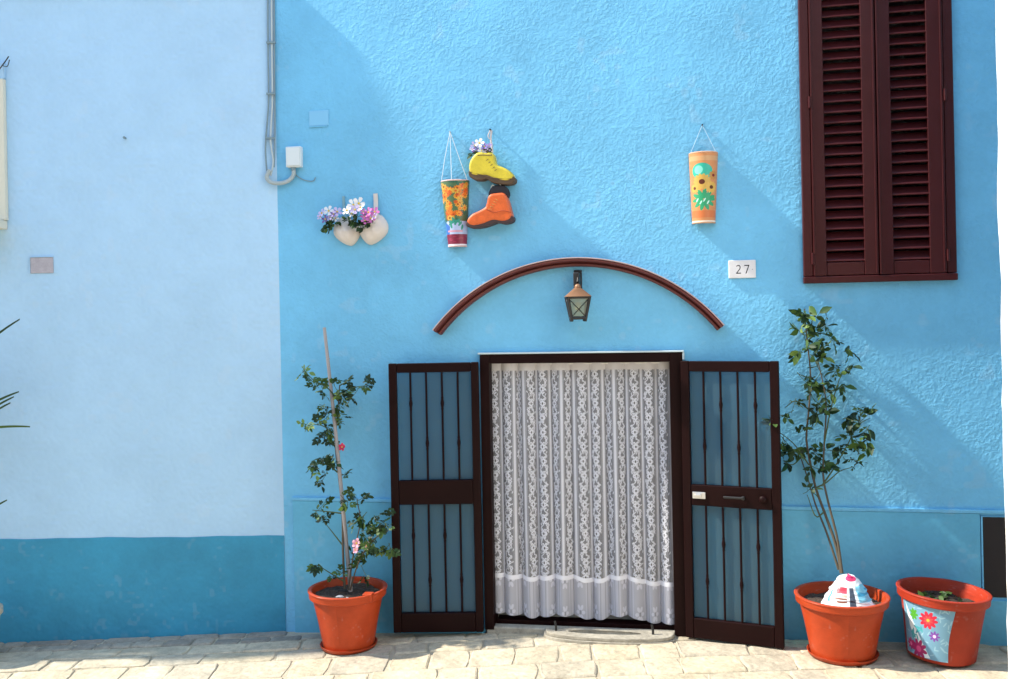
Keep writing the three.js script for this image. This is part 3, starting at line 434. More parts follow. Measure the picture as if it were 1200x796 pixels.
{
  const t1 = paintedCanvas(256, 512, (k, w, h) => {
    k.fillStyle = '#4d6a4a'; k.fillRect(0, 0, w, h);
    k.fillStyle = '#a9b7d8'; k.fillRect(0, h * 0.62, w, h); k.fillStyle = '#3d6bb5'; k.beginPath(); k.moveTo(20, h * 0.6); k.lineTo(90, h * 0.7); k.lineTo(70, h * 0.9); k.lineTo(20, h * 0.85); k.fill();
    k.fillStyle = '#7a1f3a'; k.fillRect(0, h * 0.82, w, h * 0.15); k.fillStyle = '#9c3050'; for (let i = 0; i < 14; i++) k.fillRect(hash(i, 1, 60) * w, h * 0.83 + hash(i, 2, 60) * h * 0.12, 26, 5); k.fillStyle = '#d8d0d8'; k.fillRect(0, h * 0.97, w, h * 0.03); k.fillStyle = '#c98fa0'; k.fillRect(60, h * 0.76, 130, 14);
    k.fillStyle = '#2c5f4e'; for (let i = 0; i < 40; i++) { k.beginPath(); k.ellipse(hash(i, 1, 1) * w, hash(i, 2, 1) * h * 0.66, 18, 8, hash(i, 3, 1) * 6, 0, 7); k.fill(); }
    for (let i = 0; i < 64; i++) { const y = hash(i, 5, 2) * h * 0.52 + 26, sp = 1 - Math.max(0, y / h - 0.3) * 1.6; petalFlower(k, w / 2 + (hash(i, 4, 2) - 0.5) * 190 * sp, y, 14 + 13 * hash(i, 6, 2), 8, ['#d8741c', '#e0952c', '#c9541a', '#c9a040'][i % 4], i % 3 ? '#c4561a' : '#8a3a12', i); }
    k.fillStyle = '#2f8a78'; for (let i = 0; i < 9; i++) { k.beginPath(); k.ellipse(90 + hash(i, 8, 1) * 100, h * 0.6 + hash(i, 9, 1) * 60, 22, 9, hash(i, 7, 1) * 6, 0, 7); k.fill(); }
  });
  const m1 = std({ map: t1, roughness: 0.35 }); m1.userData.rim = std({ color: C(0.55, 0.38, 0.36), roughness: 0.5 });
  const o = onWall('painted_roof_tile', 'tapering roof tile painted with orange flowers, hung beside the boots', 'painted tile', 532, 250, 'painted roof tiles on the wall');
  coppo(o, 0.102, 0.066, o.rel(531.5, 212, 0.05), o.rel(535, 288.5, 0.04), m1, 0.85);
  const n = o.rel(528, 155), a = o.rel(516, 213, 0.05), b = o.rel(547, 211, 0.05), str = std({ color: C(0.52, 0.6, 0.66), roughness: 0.9 });
  mesh('string', [tube([V(n[0], n[1], 0.014), V((n[0] + a[0]) / 2 - 0.004, (n[1] + a[1]) / 2, 0.02), V(a[0], a[1], 0.02)], 0.0025, 10, 5), tube([V(n[0], n[1], 0.014), V((n[0] + b[0]) / 2, (n[1] + b[1]) / 2 - 0.005, 0.02), V(b[0], b[1], 0.03)], 0.0025, 10, 5), tube([V(n[0], n[1], 0.016), V(a[0] + 0.09, a[1], 0.09)], 0.0025, 4, 5)], str, o);
  mesh('nail', new THREE.CylinderGeometry(0.005, 0.005, 0.03, 8).rotateX(Math.PI / 2).translate(n[0], n[1], 0.012), M.steel, o);

  const t2 = paintedCanvas(256, 512, (k, w, h) => {
    k.fillStyle = '#c98552'; k.fillRect(0, 0, w, h); k.fillStyle = '#c9744a'; for (let i = 0; i < 30; i++) k.fillRect(hash(i, 1, 5) * w, hash(i, 2, 5) * h, 40, 3);
    k.fillStyle = '#c9986a'; k.fillRect(0, 26, w, 34); k.fillStyle = '#2fae96'; k.beginPath(); k.ellipse(118, h * 0.27, 66, 60, 0.2, 0, 7); k.fill(); k.fillStyle = '#7fd0c0'; k.beginPath(); k.ellipse(96, h * 0.25, 26, 32, 0.2, 0, 7); k.fill();
    k.fillStyle = '#2c9a6a'; for (let i = 0; i < 11; i++) { k.beginPath(); k.ellipse(128 + Math.cos(i * 0.6) * 46, h * 0.67 + Math.sin(i * 0.6) * 44, 40, 14, i * 0.6, 0, 7); k.fill(); }
    k.fillStyle = '#bfe8da'; for (let i = 0; i < 4; i++) { k.beginPath(); k.ellipse(84 + i * 24, h * 0.68 + (i % 2) * 18, 5, 16, 0.5, 0, 7); k.fill(); }
    petalFlower(k, 116, h * 0.42, 58, 14, '#c9a04c', '#5a2410'); petalFlower(k, 192, h * 0.33, 34, 11, '#b9803c', '#7a1f1a', 1); petalFlower(k, 66, h * 0.51, 34, 11, '#c9a24a', '#6a3a18', 2); petalFlower(k, 178, h * 0.5, 42, 12, '#d2a64a', '#5f3414', 3);
    k.fillStyle = '#c9703e'; k.fillRect(0, h * 0.83, w, h * 0.1); k.fillStyle = '#e8dccb'; k.fillRect(0, h - 14, w, 14);
  });
  const m2 = std({ map: t2, roughness: 0.4 }); m2.userData.rim = std({ color: C(0.55, 0.30, 0.18), roughness: 0.6 });
  const q = onWall('painted_roof_tile', 'terracotta roof tile painted with a sunflower and teal leaves', 'painted tile', 824, 220, 'painted roof tiles on the wall');
  coppo(q, 0.096, 0.076, q.rel(824.5, 179, 0.05), q.rel(825, 261, 0.04), m2, 0.85);
  const n2 = q.rel(823, 147), c = q.rel(809, 180, 0.05), e = q.rel(840, 179, 0.05), s2 = std({ color: C(0.38, 0.55, 0.68), roughness: 0.9 });
  mesh('string', [tube([V(n2[0], n2[1], 0.012), V(c[0], c[1], 0.025)], 0.002, 4, 5), tube([V(n2[0], n2[1], 0.012), V(e[0], e[1], 0.025)], 0.002, 4, 5)], s2, q);
  mesh('nail', new THREE.CylinderGeometry(0.005, 0.005, 0.03, 8).rotateX(Math.PI / 2).translate(n2[0], n2[1], 0.012), M.black, q);
}
// Small blossoms: five cupped petals round a yellow eye; leaves below.
const petalG = (() => { const pos = [], idx = []; for (let k = 0; k < 5; k++) { const a = k * 1.2566, b = pos.length / 3, P = (r, t, y) => pos.push(Math.cos(a + t) * r, y, Math.sin(a + t) * r); P(0.08, 0, 0); P(0.55, -0.5, 0.16); P(0.55, 0.5, 0.16); P(0.95, -0.34, 0.24); P(0.95, 0.34, 0.24); P(1.05, 0, 0.22); idx.push(b, b + 1, b + 2, b + 1, b + 3, b + 5, b + 1, b + 5, b + 2, b + 2, b + 5, b + 4); } const g = new THREE.BufferGeometry(); g.setAttribute('position', new THREE.Float32BufferAttribute(pos, 3)); g.setIndex(idx); g.computeVertexNormals(); g.setAttribute('uv', new THREE.Float32BufferAttribute(new Array(pos.length / 3 * 2).fill(0), 2)); return g; })();
const eyeG = new THREE.SphereGeometry(0.2, 8, 6).translate(0, 0.1, 0), eyeM = std({ color: C(0.6, 0.42, 0.05) });
const petalM = (r, g, b) => new THREE.MeshPhysicalMaterial({ color: C(r, g, b), roughness: 0.85, side: THREE.DoubleSide, transmission: 0.25, thickness: 0 });
const leafG = (() => { const pos = [], idx = [], L = [[0, 0], [0.2, 0.17], [0.45, 0.27], [0.7, 0.21], [1, 0]]; for (const [x, w] of L) { const d = -0.16 * x * x; pos.push(x, d + w * 0.32, -w, x, d, 0, x, d + w * 0.32, w); } for (let i = 0; i < 4; i++) { const a = i * 3; idx.push(a, a + 1, a + 3, a + 1, a + 4, a + 3, a + 1, a + 2, a + 4, a + 2, a + 5, a + 4); } const g = new THREE.BufferGeometry(); g.setAttribute('position', new THREE.Float32BufferAttribute(pos, 3)); g.setIndex(idx); g.computeVertexNormals(); g.setAttribute('uv', new THREE.Float32BufferAttribute(new Array(pos.length / 3 * 2).fill(0), 2)); return g; })();
const leafM = [[0.030, 0.075, 0.018], [0.020, 0.052, 0.017], [0.062, 0.125, 0.024], [0.013, 0.036, 0.014]].map(([r, g, b]) => new THREE.MeshPhysicalMaterial({ color: C(r, g, b), roughness: 0.55, specularIntensity: 0.5, side: THREE.DoubleSide, transmission: 0.3, thickness: 0 }));
const tipM = new THREE.MeshPhysicalMaterial({ color: C(0.16, 0.26, 0.04), roughness: 0.5, side: THREE.DoubleSide, transmission: 0.35, thickness: 0 });
function leaf(parent, p, len, dir, mat, geo = leafG) { const m = mesh('leaf', geo, mat ?? leafM[Math.floor(rnd() * 4)], parent); m.position.copy(p); m.scale.setScalar(len); m.quaternion.setFromUnitVectors(V(1, 0, 0), dir.normalize()); m.rotateX(rr(-1.3, 1.3)); return m; }
const compound = (n) => { const g = []; for (let i = 0; i < n; i++) { const k = Math.floor(i / 2), last = i === n - 1, s = last ? 0.55 : 0.46, a = last ? 0 : (i % 2 ? 1 : -1) * 1.0; g.push(leafG.clone().scale(s, s, s * 1.15).rotateX((i % 2 ? 1 : -1) * 0.25).rotateY(-a).translate(last ? 0.5 : 0.22 + 0.26 * k, -0.02 * k, 0)); } g.push(tube([V(0, 0, 0), V(0.3, 0.0, 0), V(0.55, -0.04, 0)], 0.012, 3, 4)); const t = mergeGeometries(g.map((q) => { const c = q.toNonIndexed(); return c; })); return t; };
const leaf3 = compound(3), leaf5 = compound(5);
function blossom(parent, p, r, mat, face) { const g = part('flower', parent); g.position.copy(p); g.scale.setScalar(r); g.quaternion.setFromUnitVectors(V(0, 1, 0), face.normalize()); mesh('petals', petalG, mat, g); mesh('eye', eyeG, eyeM, g); return g; }
function bunch(name, label, cx, cy, z, list, leaves, group) { // list: [px, py, radius, material]
  const o = onWall(name, label, 'artificial flowers', cx, cy, group), stem = [];
  const base = o.rel(cx, cy, z);
  for (const [px, py, r, m] of list) { const q = o.rel(px, py, z + 0.03), p = V(q[0], q[1], z + rr(0, 0.035)); blossom(o, p, r * 1.25, m, V(rr(-0.7, 0.7), rr(-0.1, 0.9), 1)); stem.push(tube([V(base[0], base[1] - 0.05, z - 0.02), V((base[0] + p.x) / 2, p.y - 0.03, z), p], 0.0025, 5, 5)); }
  mesh('stem', stem, leafM[0], o);
  for (const [px, py] of leaves) { const q = o.rel(px, py, z); for (let i = 0; i < 5; i++) leaf(o, V(q[0] + rr(-0.02, 0.02), q[1] + rr(-0.015, 0.015), z + rr(-0.01, 0.025)), rr(0.035, 0.055), V(rr(-1, 1), rr(-1, 0.5), rr(0, 1))); }
  return o;
}
const lilac = petalM(0.62, 0.5, 0.75), whiteP = petalM(0.82, 0.8, 0.8), pinkP = petalM(0.62, 0.16, 0.45), purple = petalM(0.25, 0.13, 0.42);
{ // the cups
  const o = onWall('hanging_brassiere', 'cream brassiere nailed to the wall as a planter', 'brassiere', 420, 262);
  const cloth = std({ color: C(0.62, 0.56, 0.51), roughness: 0.95, bumpMap: smoothBump, bumpScale: 0.006 });
  for (const [px, py, r, s] of [[405.5, 271, 0.102, -1], [437, 268.5, 0.108, 1]]) {
    const [x, y] = o.rel(px, py, 0.03), g = new THREE.SphereGeometry(1, 26, 18, 0, Math.PI * 2, 0, Math.PI / 2).rotateX(Math.PI / 2), p = g.attributes.position;
    for (let i = 0; i < p.count; i++) { let X = p.getX(i), Y = p.getY(i), Z = p.getZ(i); const up = Math.max(0, Y); X *= 1 - 0.45 * up * up; if (Y < 0) X *= 1 - 0.38 * Y * Y; X += (Y < 0 ? -0.25 * s * Y * Y : 0); Y = Y > 0 ? Y * 1.1 : Y * 1.02; Z *= 1 - 0.35 * up; p.setXYZ(i, x + X * r * 0.98 + up * s * 0.02, y + Y * r, 0.004 + Z * 0.085 + 0.004 * Math.sin(X * 9 + Y * 4) * Z); }
    g.computeVertexNormals(); mesh('cup', g, cloth, o);
  }
  const strap = (pts, w) => { const c = new THREE.CatmullRomCurve3(pts.map(([px, py, z]) => { const q = o.rel(px, py, z); return V(q[0], q[1], z); })), P = c.getPoints(14), pos = [], idx = []; P.forEach((p, i) => { const t = c.getTangent(i / 14), n = V(-t.y, t.x, 0).normalize().multiplyScalar(w); for (const [s, dz] of [[1, 0], [1, 0.004], [-1, 0.004], [-1, 0]]) pos.push(p.x + n.x * s, p.y + n.y * s, p.z + dz); }); for (let i = 0; i < 14; i++) for (let k = 0; k < 4; k++) { const a = i * 4 + k, b = i * 4 + (k + 1) % 4; idx.push(a, b, a + 4, b, b + 4, a + 4); } const g = new THREE.BufferGeometry(); g.setAttribute('position', new THREE.Float32BufferAttribute(pos, 3)); g.setIndex(idx); g.computeVertexNormals(); g.setAttribute('uv', new THREE.Float32BufferAttribute(new Array(pos.length / 3 * 2).fill(0), 2)); return g; };
  mesh('strap', strap([[402.5, 230, 0.004], [403, 242, 0.008], [405, 257, 0.05]], 0.009), std({ color: C(0.20, 0.36, 0.42), roughness: 0.95 }), o);
  mesh('strap', strap([[440, 227, 0.004], [440.5, 238, 0.008], [440, 256, 0.05]], 0.016), cloth, o);
  mesh('side_band', strap([[443, 251, 0.02], [449, 259, 0.012], [453, 268, 0.004]], 0.012), std({ color: C(0.16, 0.34, 0.42), roughness: 0.95 }), o);
  bunch('flower_bunch', 'lilac and white flowers left of the cream cups', 385, 262, 0.07, [[377, 250, 0.028, lilac], [384, 247, 0.03, whiteP], [390, 251, 0.026, purple], [394, 248, 0.028, lilac], [381, 257, 0.026, purple], [392, 256, 0.022, whiteP], [375, 254, 0.02, lilac], [387, 255, 0.022, lilac]], [[383, 261], [388, 263], [386, 268], [391, 261], [394, 260], [384, 266]], 'flower bunches in the cream cups');
  bunch('flower_bunch', 'white flowers standing between the two cream cups', 416, 252, 0.085, [[413, 240, 0.034, whiteP], [419, 238, 0.036, whiteP], [407, 247, 0.03, whiteP], [416, 246, 0.03, lilac], [422, 243, 0.026, whiteP], [411, 250, 0.024, whiteP], [418, 267, 0.018, whiteP]], [[408, 256], [413, 257], [417, 259], [421, 262], [414, 262], [419, 255]], 'flower bunches in the cream cups');
  bunch('flower_bunch', 'magenta flowers above the right cream cup', 431, 255, 0.09, [[426, 254, 0.026, pinkP], [432, 249, 0.03, pinkP], [438, 248, 0.028, pinkP], [434, 256, 0.028, pinkP], [428, 259, 0.024, pinkP], [439, 254, 0.022, lilac], [425, 248, 0.02, pinkP]], [[428, 264], [424, 266], [432, 263], [436, 260]], 'flower bunches in the cream cups');
}
{ // boots hung up as planters
  const boot = (name, label, cx, cy, upper, sole, mat, soleMat, th) => {
    const o = onWall(name, label, 'boot', cx, cy, 'boots hung on the wall'), L = (pts, z) => pts.map(([x, y]) => o.rel(x, y, z));
    const bev = 0.017, shrink = (pts) => { const mx = pts.reduce((a, p) => a + p[0], 0) / pts.length, my = pts.reduce((a, p) => a + p[1], 0) / pts.length; return pts.map(([x, y]) => { const d = Math.hypot(x - mx, y - my), f = Math.max(0.35, 1 - bev * 1.05 / d); return [mx + (x - mx) * f, my + (y - my) * f]; }); };
    mesh('upper', extrude(smoothOutline(shrink(L(upper, 0.05)), 70), th - 2 * bev, bev, bev + 0.006, 5), mat, o);
    mesh('sole', extrude(smoothOutline(L(sole, 0.05), 60), th - 0.012, 0.006, 0.008, 2), soleMat, o);
    return [o, L];
  };
  const yel = std({ map: dirtTex([0.58, 0.46, 0.03], 141, 0.25, 0.2), roughness: 0.45, bumpMap: smoothBump, bumpScale: 0.002 }), org = std({ map: dirtTex([0.62, 0.11, 0.02], 145, 0.25, 0.25), roughness: 0.4, bumpMap: smoothBump, bumpScale: 0.002 });
  const brown = std({ color: C(0.09, 0.055, 0.03), roughness: 0.8 }), blackS = std({ color: C(0.05, 0.025, 0.025), roughness: 0.7 });
  const [y, Ly] = boot('yellow_boot', 'yellow leather ankle boot with brown sole, hung toe to the right', 577, 195,
    [[553, 204], [551.5, 195], [555, 186], [561, 180.5], [570, 180.5], [577, 180], [580, 188], [585, 196], [593, 200.5], [600, 205], [603, 210], [597, 212.5], [585, 211], [570, 207], [560, 206]],
    [[552, 203], [556, 203.5], [565, 205], [575, 206.5], [588, 208.5], [603.5, 209.5], [603.5, 213.5], [598, 216], [586, 215.5], [577, 213], [571, 209.5], [566, 211], [558, 210.5], [553, 207.5]], yel, brown, 0.105);
  const [g, Lg] = boot('orange_boot', 'orange leather ankle boot with dark collar, hung toe to the left', 580, 245,
    [[549.5, 262], [553, 256], [562, 251], [570, 244], [574.5, 236], [577, 229], [585, 227.5], [593, 228], [597, 236], [600, 247], [601, 256], [594, 259.5], [580, 259.5], [565, 263.5], [553, 264.5]],
    [[549, 262.5], [556, 262.5], [566, 261.5], [576, 258.5], [583, 257.5], [592, 258], [601.5, 255], [601.5, 259], [592, 262], [584, 260.5], [577, 263], [567, 266], [555, 267], [549.5, 265]], org, blackS, 0.105);
  { const pts = Ly([[576, 153], [575, 162], [576.5, 172], [577, 183]], 0.03).map(([a, b]) => V(a, b, 0.03)), p2 = Ly([[574.5, 153], [572, 160], [574, 163]], 0.03).map(([a, b]) => V(a, b, 0.034)), m = std({ color: C(0.52, 0.48, 0.48), roughness: 0.9 });
    mesh('hanging_strap', [tube(pts, 0.0075, 14, 7), tube(p2, 0.004, 6, 6)], m, y); const n = Ly([[575.5, 153]], 0)[0]; mesh('nail', new THREE.CylinderGeometry(0.006, 0.006, 0.04, 8).rotateX(Math.PI / 2).translate(n[0], n[1], 0.018), M.black, y);
    const cuff = Ly([[560, 182.5], [566, 182], [572, 182.3], [577, 182]], 0.1).map(([a, b]) => V(a, b, 0.106)); mesh('cuff', tube(cuff, 0.0065, 14, 7), brown, y);
    const ly = []; for (let i = 0; i < 5; i++) { const a = Ly([[575.5 + i * 2.6, 186 + i * 3.0]], 0.1)[0], b = Ly([[569.5 + i * 2.4, 189 + i * 3.0]], 0.1)[0]; ly.push(tube([V(a[0], a[1], 0.098), V((a[0] + b[0]) / 2, (a[1] + b[1]) / 2 + 0.004, 0.109), V(b[0], b[1], 0.108)], 0.0032, 6, 5)); } mesh('lace', ly, brown, y);
    const sm = Ly([[556, 187], [557, 195], [562, 200], [572, 201], [582, 204]], 0.1).map(([a, b]) => V(a, b, 0.107)); mesh('seam', tube(sm, 0.0022, 20, 5), brown, y);
    const welt = Ly([[554, 204], [566, 207.5], [580, 211], [592, 212], [602, 212]], 0.05).map(([a, b]) => V(a, b + 0.006, 0.107)); mesh('welt', tube(welt, 0.004, 20, 6), brown, y); }
  { const col = [[576, 230], [578.5, 222], [585, 220], [592, 221.5], [594.5, 229], [586, 230]]; mesh('collar', extrude(smoothOutline(Lg(col, 0.05), 40), 0.05, 0.015, 0.022, 4), std({ color: C(0.022, 0.022, 0.03), roughness: 0.9 }), g);
    const lace = []; for (let i = 0; i < 5; i++) { const a = Lg([[577.5 - i * 2.4, 233 + i * 3.2]], 0.1)[0], b = Lg([[584 - i * 1.8, 235.5 + i * 2.6]], 0.1)[0]; lace.push(tube([V(a[0], a[1], 0.09), V((a[0] + b[0]) / 2, (a[1] + b[1]) / 2 + 0.004, 0.109), V(b[0], b[1], 0.108)], 0.0035, 6, 5)); }
    mesh('lace', lace, std({ color: C(0.52, 0.22, 0.06), roughness: 0.9 }), g);
    const loop = Lg([[581, 222], [578, 217], [576, 222], [582, 225], [587, 217], [583, 214]], 0.06).map(([a, b]) => V(a, b, 0.075)); mesh('lace_bow', tube(loop, 0.0045, 26, 6), std({ color: C(0.45, 0.48, 0.46), roughness: 0.9 }), g);
    const pull = Lg([[588, 229], [590, 222], [587, 214], [585, 207]], 0.06).map(([a, b]) => V(a, b, 0.045)); mesh('hanging_strap', tube(pull, 0.005, 14, 6), std({ color: C(0.05, 0.05, 0.06), roughness: 0.9 }), g);
    const seam = Lg([[571, 246], [580, 249], [589, 247], [599, 249]], 0.1).map(([a, b]) => V(a, b, 0.111)); mesh('seam', tube(seam, 0.003, 18, 5), std({ color: C(0.35, 0.06, 0.02), roughness: 0.9 }), g); }
  bunch('flower_bunch', 'white and purple flowers growing out of the yellow boot', 564, 182, 0.06, [[555, 170, 0.024, lilac], [562, 168, 0.028, whiteP], [568, 172, 0.022, purple], [557, 177, 0.022, purple], [564, 177, 0.024, whiteP], [571, 177, 0.02, lilac], [573, 171, 0.018, purple], [553, 175, 0.016, lilac]], [[556, 181], [569, 180], [573, 178], [561, 182]], null);
}
{ // junction box with its bent conduit
  const o = onWall('junction_box', 'pale grey junction box with a bent conduit beside the wall corner', 'junction box', 344.5, 184), [x0, y0] = o.rel(336, 196.5, 0.03), [x1, y1] = o.rel(353, 171.5, 0.03);
  mesh('box_body', box(x0, x1, y0, y1, 0, 0.048, 0.006), M.plastic, o); mesh('lid', box(x0 + 0.006, x1 - 0.006, y0 + 0.008, y1 - 0.008, 0.0485, 0.056, 0.004), M.plastic, o);
  const path = [[344, 197, 0.02], [344, 205, 0.022], [338, 212, 0.024], [328, 215, 0.03], [318, 213.5, 0.045], [314.5, 208, 0.05], [318, 200, 0.05]].map(([a, b, z]) => { const q = o.rel(a, b, 0.02); return V(q[0], q[1], z); });
  const c = new THREE.CatmullRomCurve3(path), rings = []; for (let i = 0; i < 46; i++) { const t = i / 45, p = c.getPointAt(t), g = new THREE.TorusGeometry(0.0125, 0.0035, 6, 12); g.applyQuaternion(new THREE.Quaternion().setFromUnitVectors(V(0, 0, 1), c.getTangentAt(t))); rings.push(g.translate(p.x, p.y, p.z)); }
  mesh('conduit', [new THREE.TubeGeometry(c, 40, 0.0125, 10), ...rings], M.conduit, o); mesh('gland', new THREE.CylinderGeometry(0.018, 0.014, 0.03, 12).translate(path[0].x, path[0].y - 0.008, 0.022), M.cable, o);
  const tail = [[345, 203, 0.01], [352, 209, 0.008], [360, 212, 0.008], [368, 212, 0.006], [370, 208, 0.006]].map(([a, b, z]) => { const q = o.rel(a, b); return V(q[0], q[1], z); }); mesh('stray_wire', tube(tail, 0.0035, 20, 6), M.cable, o);
}
{ // cables down the corner of the pale house
  const at = (px, py, z) => { const q = B.at(px, py, z); return B.world(q.x, q.y, z).sub(corner); };
  const o = thing('corner_cable', 'grey cables running down the corner of the pale house', 'cable', corner.clone(), 0);
  const run = (pts, r, m) => mesh('cable', tube(pts.map(([a, b, z]) => at(a, b, z)), r, 60, 7), m, o);
  run([[313.5, -25, 0.015], [314, 60, 0.014], [314.5, 120, 0.016], [311, 175, 0.016], [313, 205, 0.02]], 0.006, M.cable);
  run([[318, -25, 0.016], [318.5, 60, 0.016], [319, 120, 0.015], [317, 165, 0.018], [320, 190, 0.022], [317, 206, 0.03]], 0.007, M.conduit);
  run([[321, -25, 0.014], [321.5, 90, 0.014], [322, 150, 0.014], [321, 196, 0.02]], 0.006, M.cable);
  for (const [px, py] of [[318, 50], [318, 110], [318, 162]]) { const p = at(px, py, 0.02); mesh('clip', box(p.x - 0.035, p.x + 0.03, p.y - 0.008, p.y + 0.008, p.z - 0.005, p.z + 0.012, 0.003), M.cable, o); }
}
{ // painted-over cover plate, and the tile on the pale house
  const o = onWall('cover_plate', 'small square cover plate painted blue, right of the junction box', 'cover plate', 373, 138), [x0, y0] = o.rel(362.5, 148), [x1, y1] = o.rel(385, 129);
  mesh('plate', box(x0, x1, y0, y1, 0, 0.006, 0.003), std({ color: C(0.19, 0.48, 0.72), roughness: 0.6 }), o); mesh('lip', box(x0, x1 - 0.01, y0 - 0.012, y0 - 0.001, 0, 0.01, 0.003), M.blue, o);
  const p = B.at(49, 311), q = thing('wall_tile', 'small pinkish grey plate set in the pale blue wall', 'wall plate', B.world(p.x, p.y, 0), 0), a = B.at(36, 320.5), b = B.at(62.5, 301.5);
  mesh('plate', box(a.x - p.x, b.x - p.x, a.y - p.y, b.y - p.y, 0, 0.008, 0.003), std({ map: dirtTex([0.38, 0.36, 0.40], 151, 0.2, 0.2), roughness: 0.8 }), q);
  mesh('edge', [box(a.x - p.x - 0.006, a.x - p.x - 0.0005, a.y - p.y, b.y - p.y, 0, 0.012, 0.002), box(a.x - p.x, b.x - p.x, b.y - p.y + 0.0005, b.y - p.y + 0.006, 0, 0.012, 0.002)], M.pale, q);
  const n = B.at(147, 162); tag(mesh('wall_nail', new THREE.CylinderGeometry(0.010, 0.007, 0.03, 9).rotateX(Math.PI / 2).translate(n.x + corner.x, n.y, corner.z + 0.012), M.cable), 'single nail head in the middle of the pale wall', 'nail');
  const w = [[-12, 100], [0, 80], [6, 72], [10, 66]].map(([a, b]) => { const s = B.at(a, b, 0.05); return B.world(s.x, s.y, 0.05); }), w2 = [[3, 77], [8, 78], [11, 70]].map(([a, b]) => { const s = B.at(a, b, 0.05); return B.world(s.x, s.y, 0.05); });
  const h0 = w[0].clone(), hk = thing('wire_hook', 'thin dark wire hook sticking up beside the cream window surround', 'wire', h0); mesh('wire', [tube(w.map((v) => v.sub(h0)), 0.004, 12, 6), tube(w2.map((v) => v.sub(h0)), 0.003, 8, 6)], M.black, hk);
}

// ---------------------------------------------------------------- flower pots
const terra = new THREE.MeshPhysicalMaterial({ specularIntensity: 0.5, map: paintTex([0.38, 0.048, 0.012], 0.28, 161, 0.9, 0.14), roughness: 0.42, bumpMap: smoothBump, bumpScale: 0.004 });
const terra2 = new THREE.MeshPhysicalMaterial({ specularIntensity: 0.5, map: paintTex([0.34, 0.033, 0.013], 0.28, 165, 0.9, 0.14), roughness: 0.48, bumpMap: smoothBump, bumpScale: 0.004 });
const soilM = std({ map: dirtTex([0.045, 0.03, 0.022], 169, 0.3, 0.7), roughness: 1, bumpMap: smoothBump, bumpScale: 0.04 });
function pot(name, label, pos, R, r, H, mat, soilDepth, saucer) {
  const o = thing(name, label, 'flower pot', pos, A.turn, 'terracotta pots beside the door');
  const P = (l) => l.map(([a, b]) => new THREE.Vector2(a, b));
  const t = 0.008, lip = 0.055 * H / 0.4;
  mesh('body', new THREE.LatheGeometry(P([[0.001, 0.006], [r - 0.01, 0.006], [r, 0.014], [r + (R - 0.022 - r) * 0.5, H * 0.5], [R - 0.024, H - lip], [R - 0.034, H - lip - 0.001], [r - 0.008, 0.03], [0.001, 0.03]]), 56), mat, o);
  mesh('rim', new THREE.LatheGeometry(P([[R - 0.026, H - lip - 0.004], [R - 0.008, H - lip], [R - 0.002, H - lip + 0.006], [R, H - 0.014], [R + 0.006, H - 0.008], [R + 0.006, H - 0.002], [R, H], [R - 0.016, H], [R - 0.02, H - 0.006], [R - 0.030, H - lip]]), 56), mat, o);
  if (saucer) mesh('saucer', new THREE.LatheGeometry(P([[0.001, 0.0], [r + 0.012, 0.0], [r + 0.022, 0.022], [r + 0.016, 0.024], [r + 0.006, 0.007], [0.001, 0.0055]]), 48), mat, o);
  const g = new THREE.CircleGeometry(R - 0.034, 40, 0, Math.PI * 2).rotateX(-Math.PI / 2), sg = new THREE.RingGeometry(0.002, (R - 0.034) - (R - r) * 0.12, 36, 10).rotateX(-Math.PI / 2), p = sg.attributes.position;
  for (let i = 0; i < p.count; i++) p.setY(i, 0.022 * noise(p.getX(i) + 0.5, p.getZ(i) + 0.5, 12, 4) + 0.02 * noise(p.getX(i) + 0.5, p.getZ(i) + 0.5, 30, 8)); sg.translate(0, H - soilDepth, 0); sg.computeVertexNormals(); mesh('soil', sg, soilM, o);
  return o;
}
const potSpot = (px, z) => { const q = A.at(px, 690, z); return A.world(q.x, ga(q.x, z) + 0.006, z); };
const pL = potSpot(407.5, 0.30), pM = potSpot(986, 0.285), pR = potSpot(1101, 0.27);
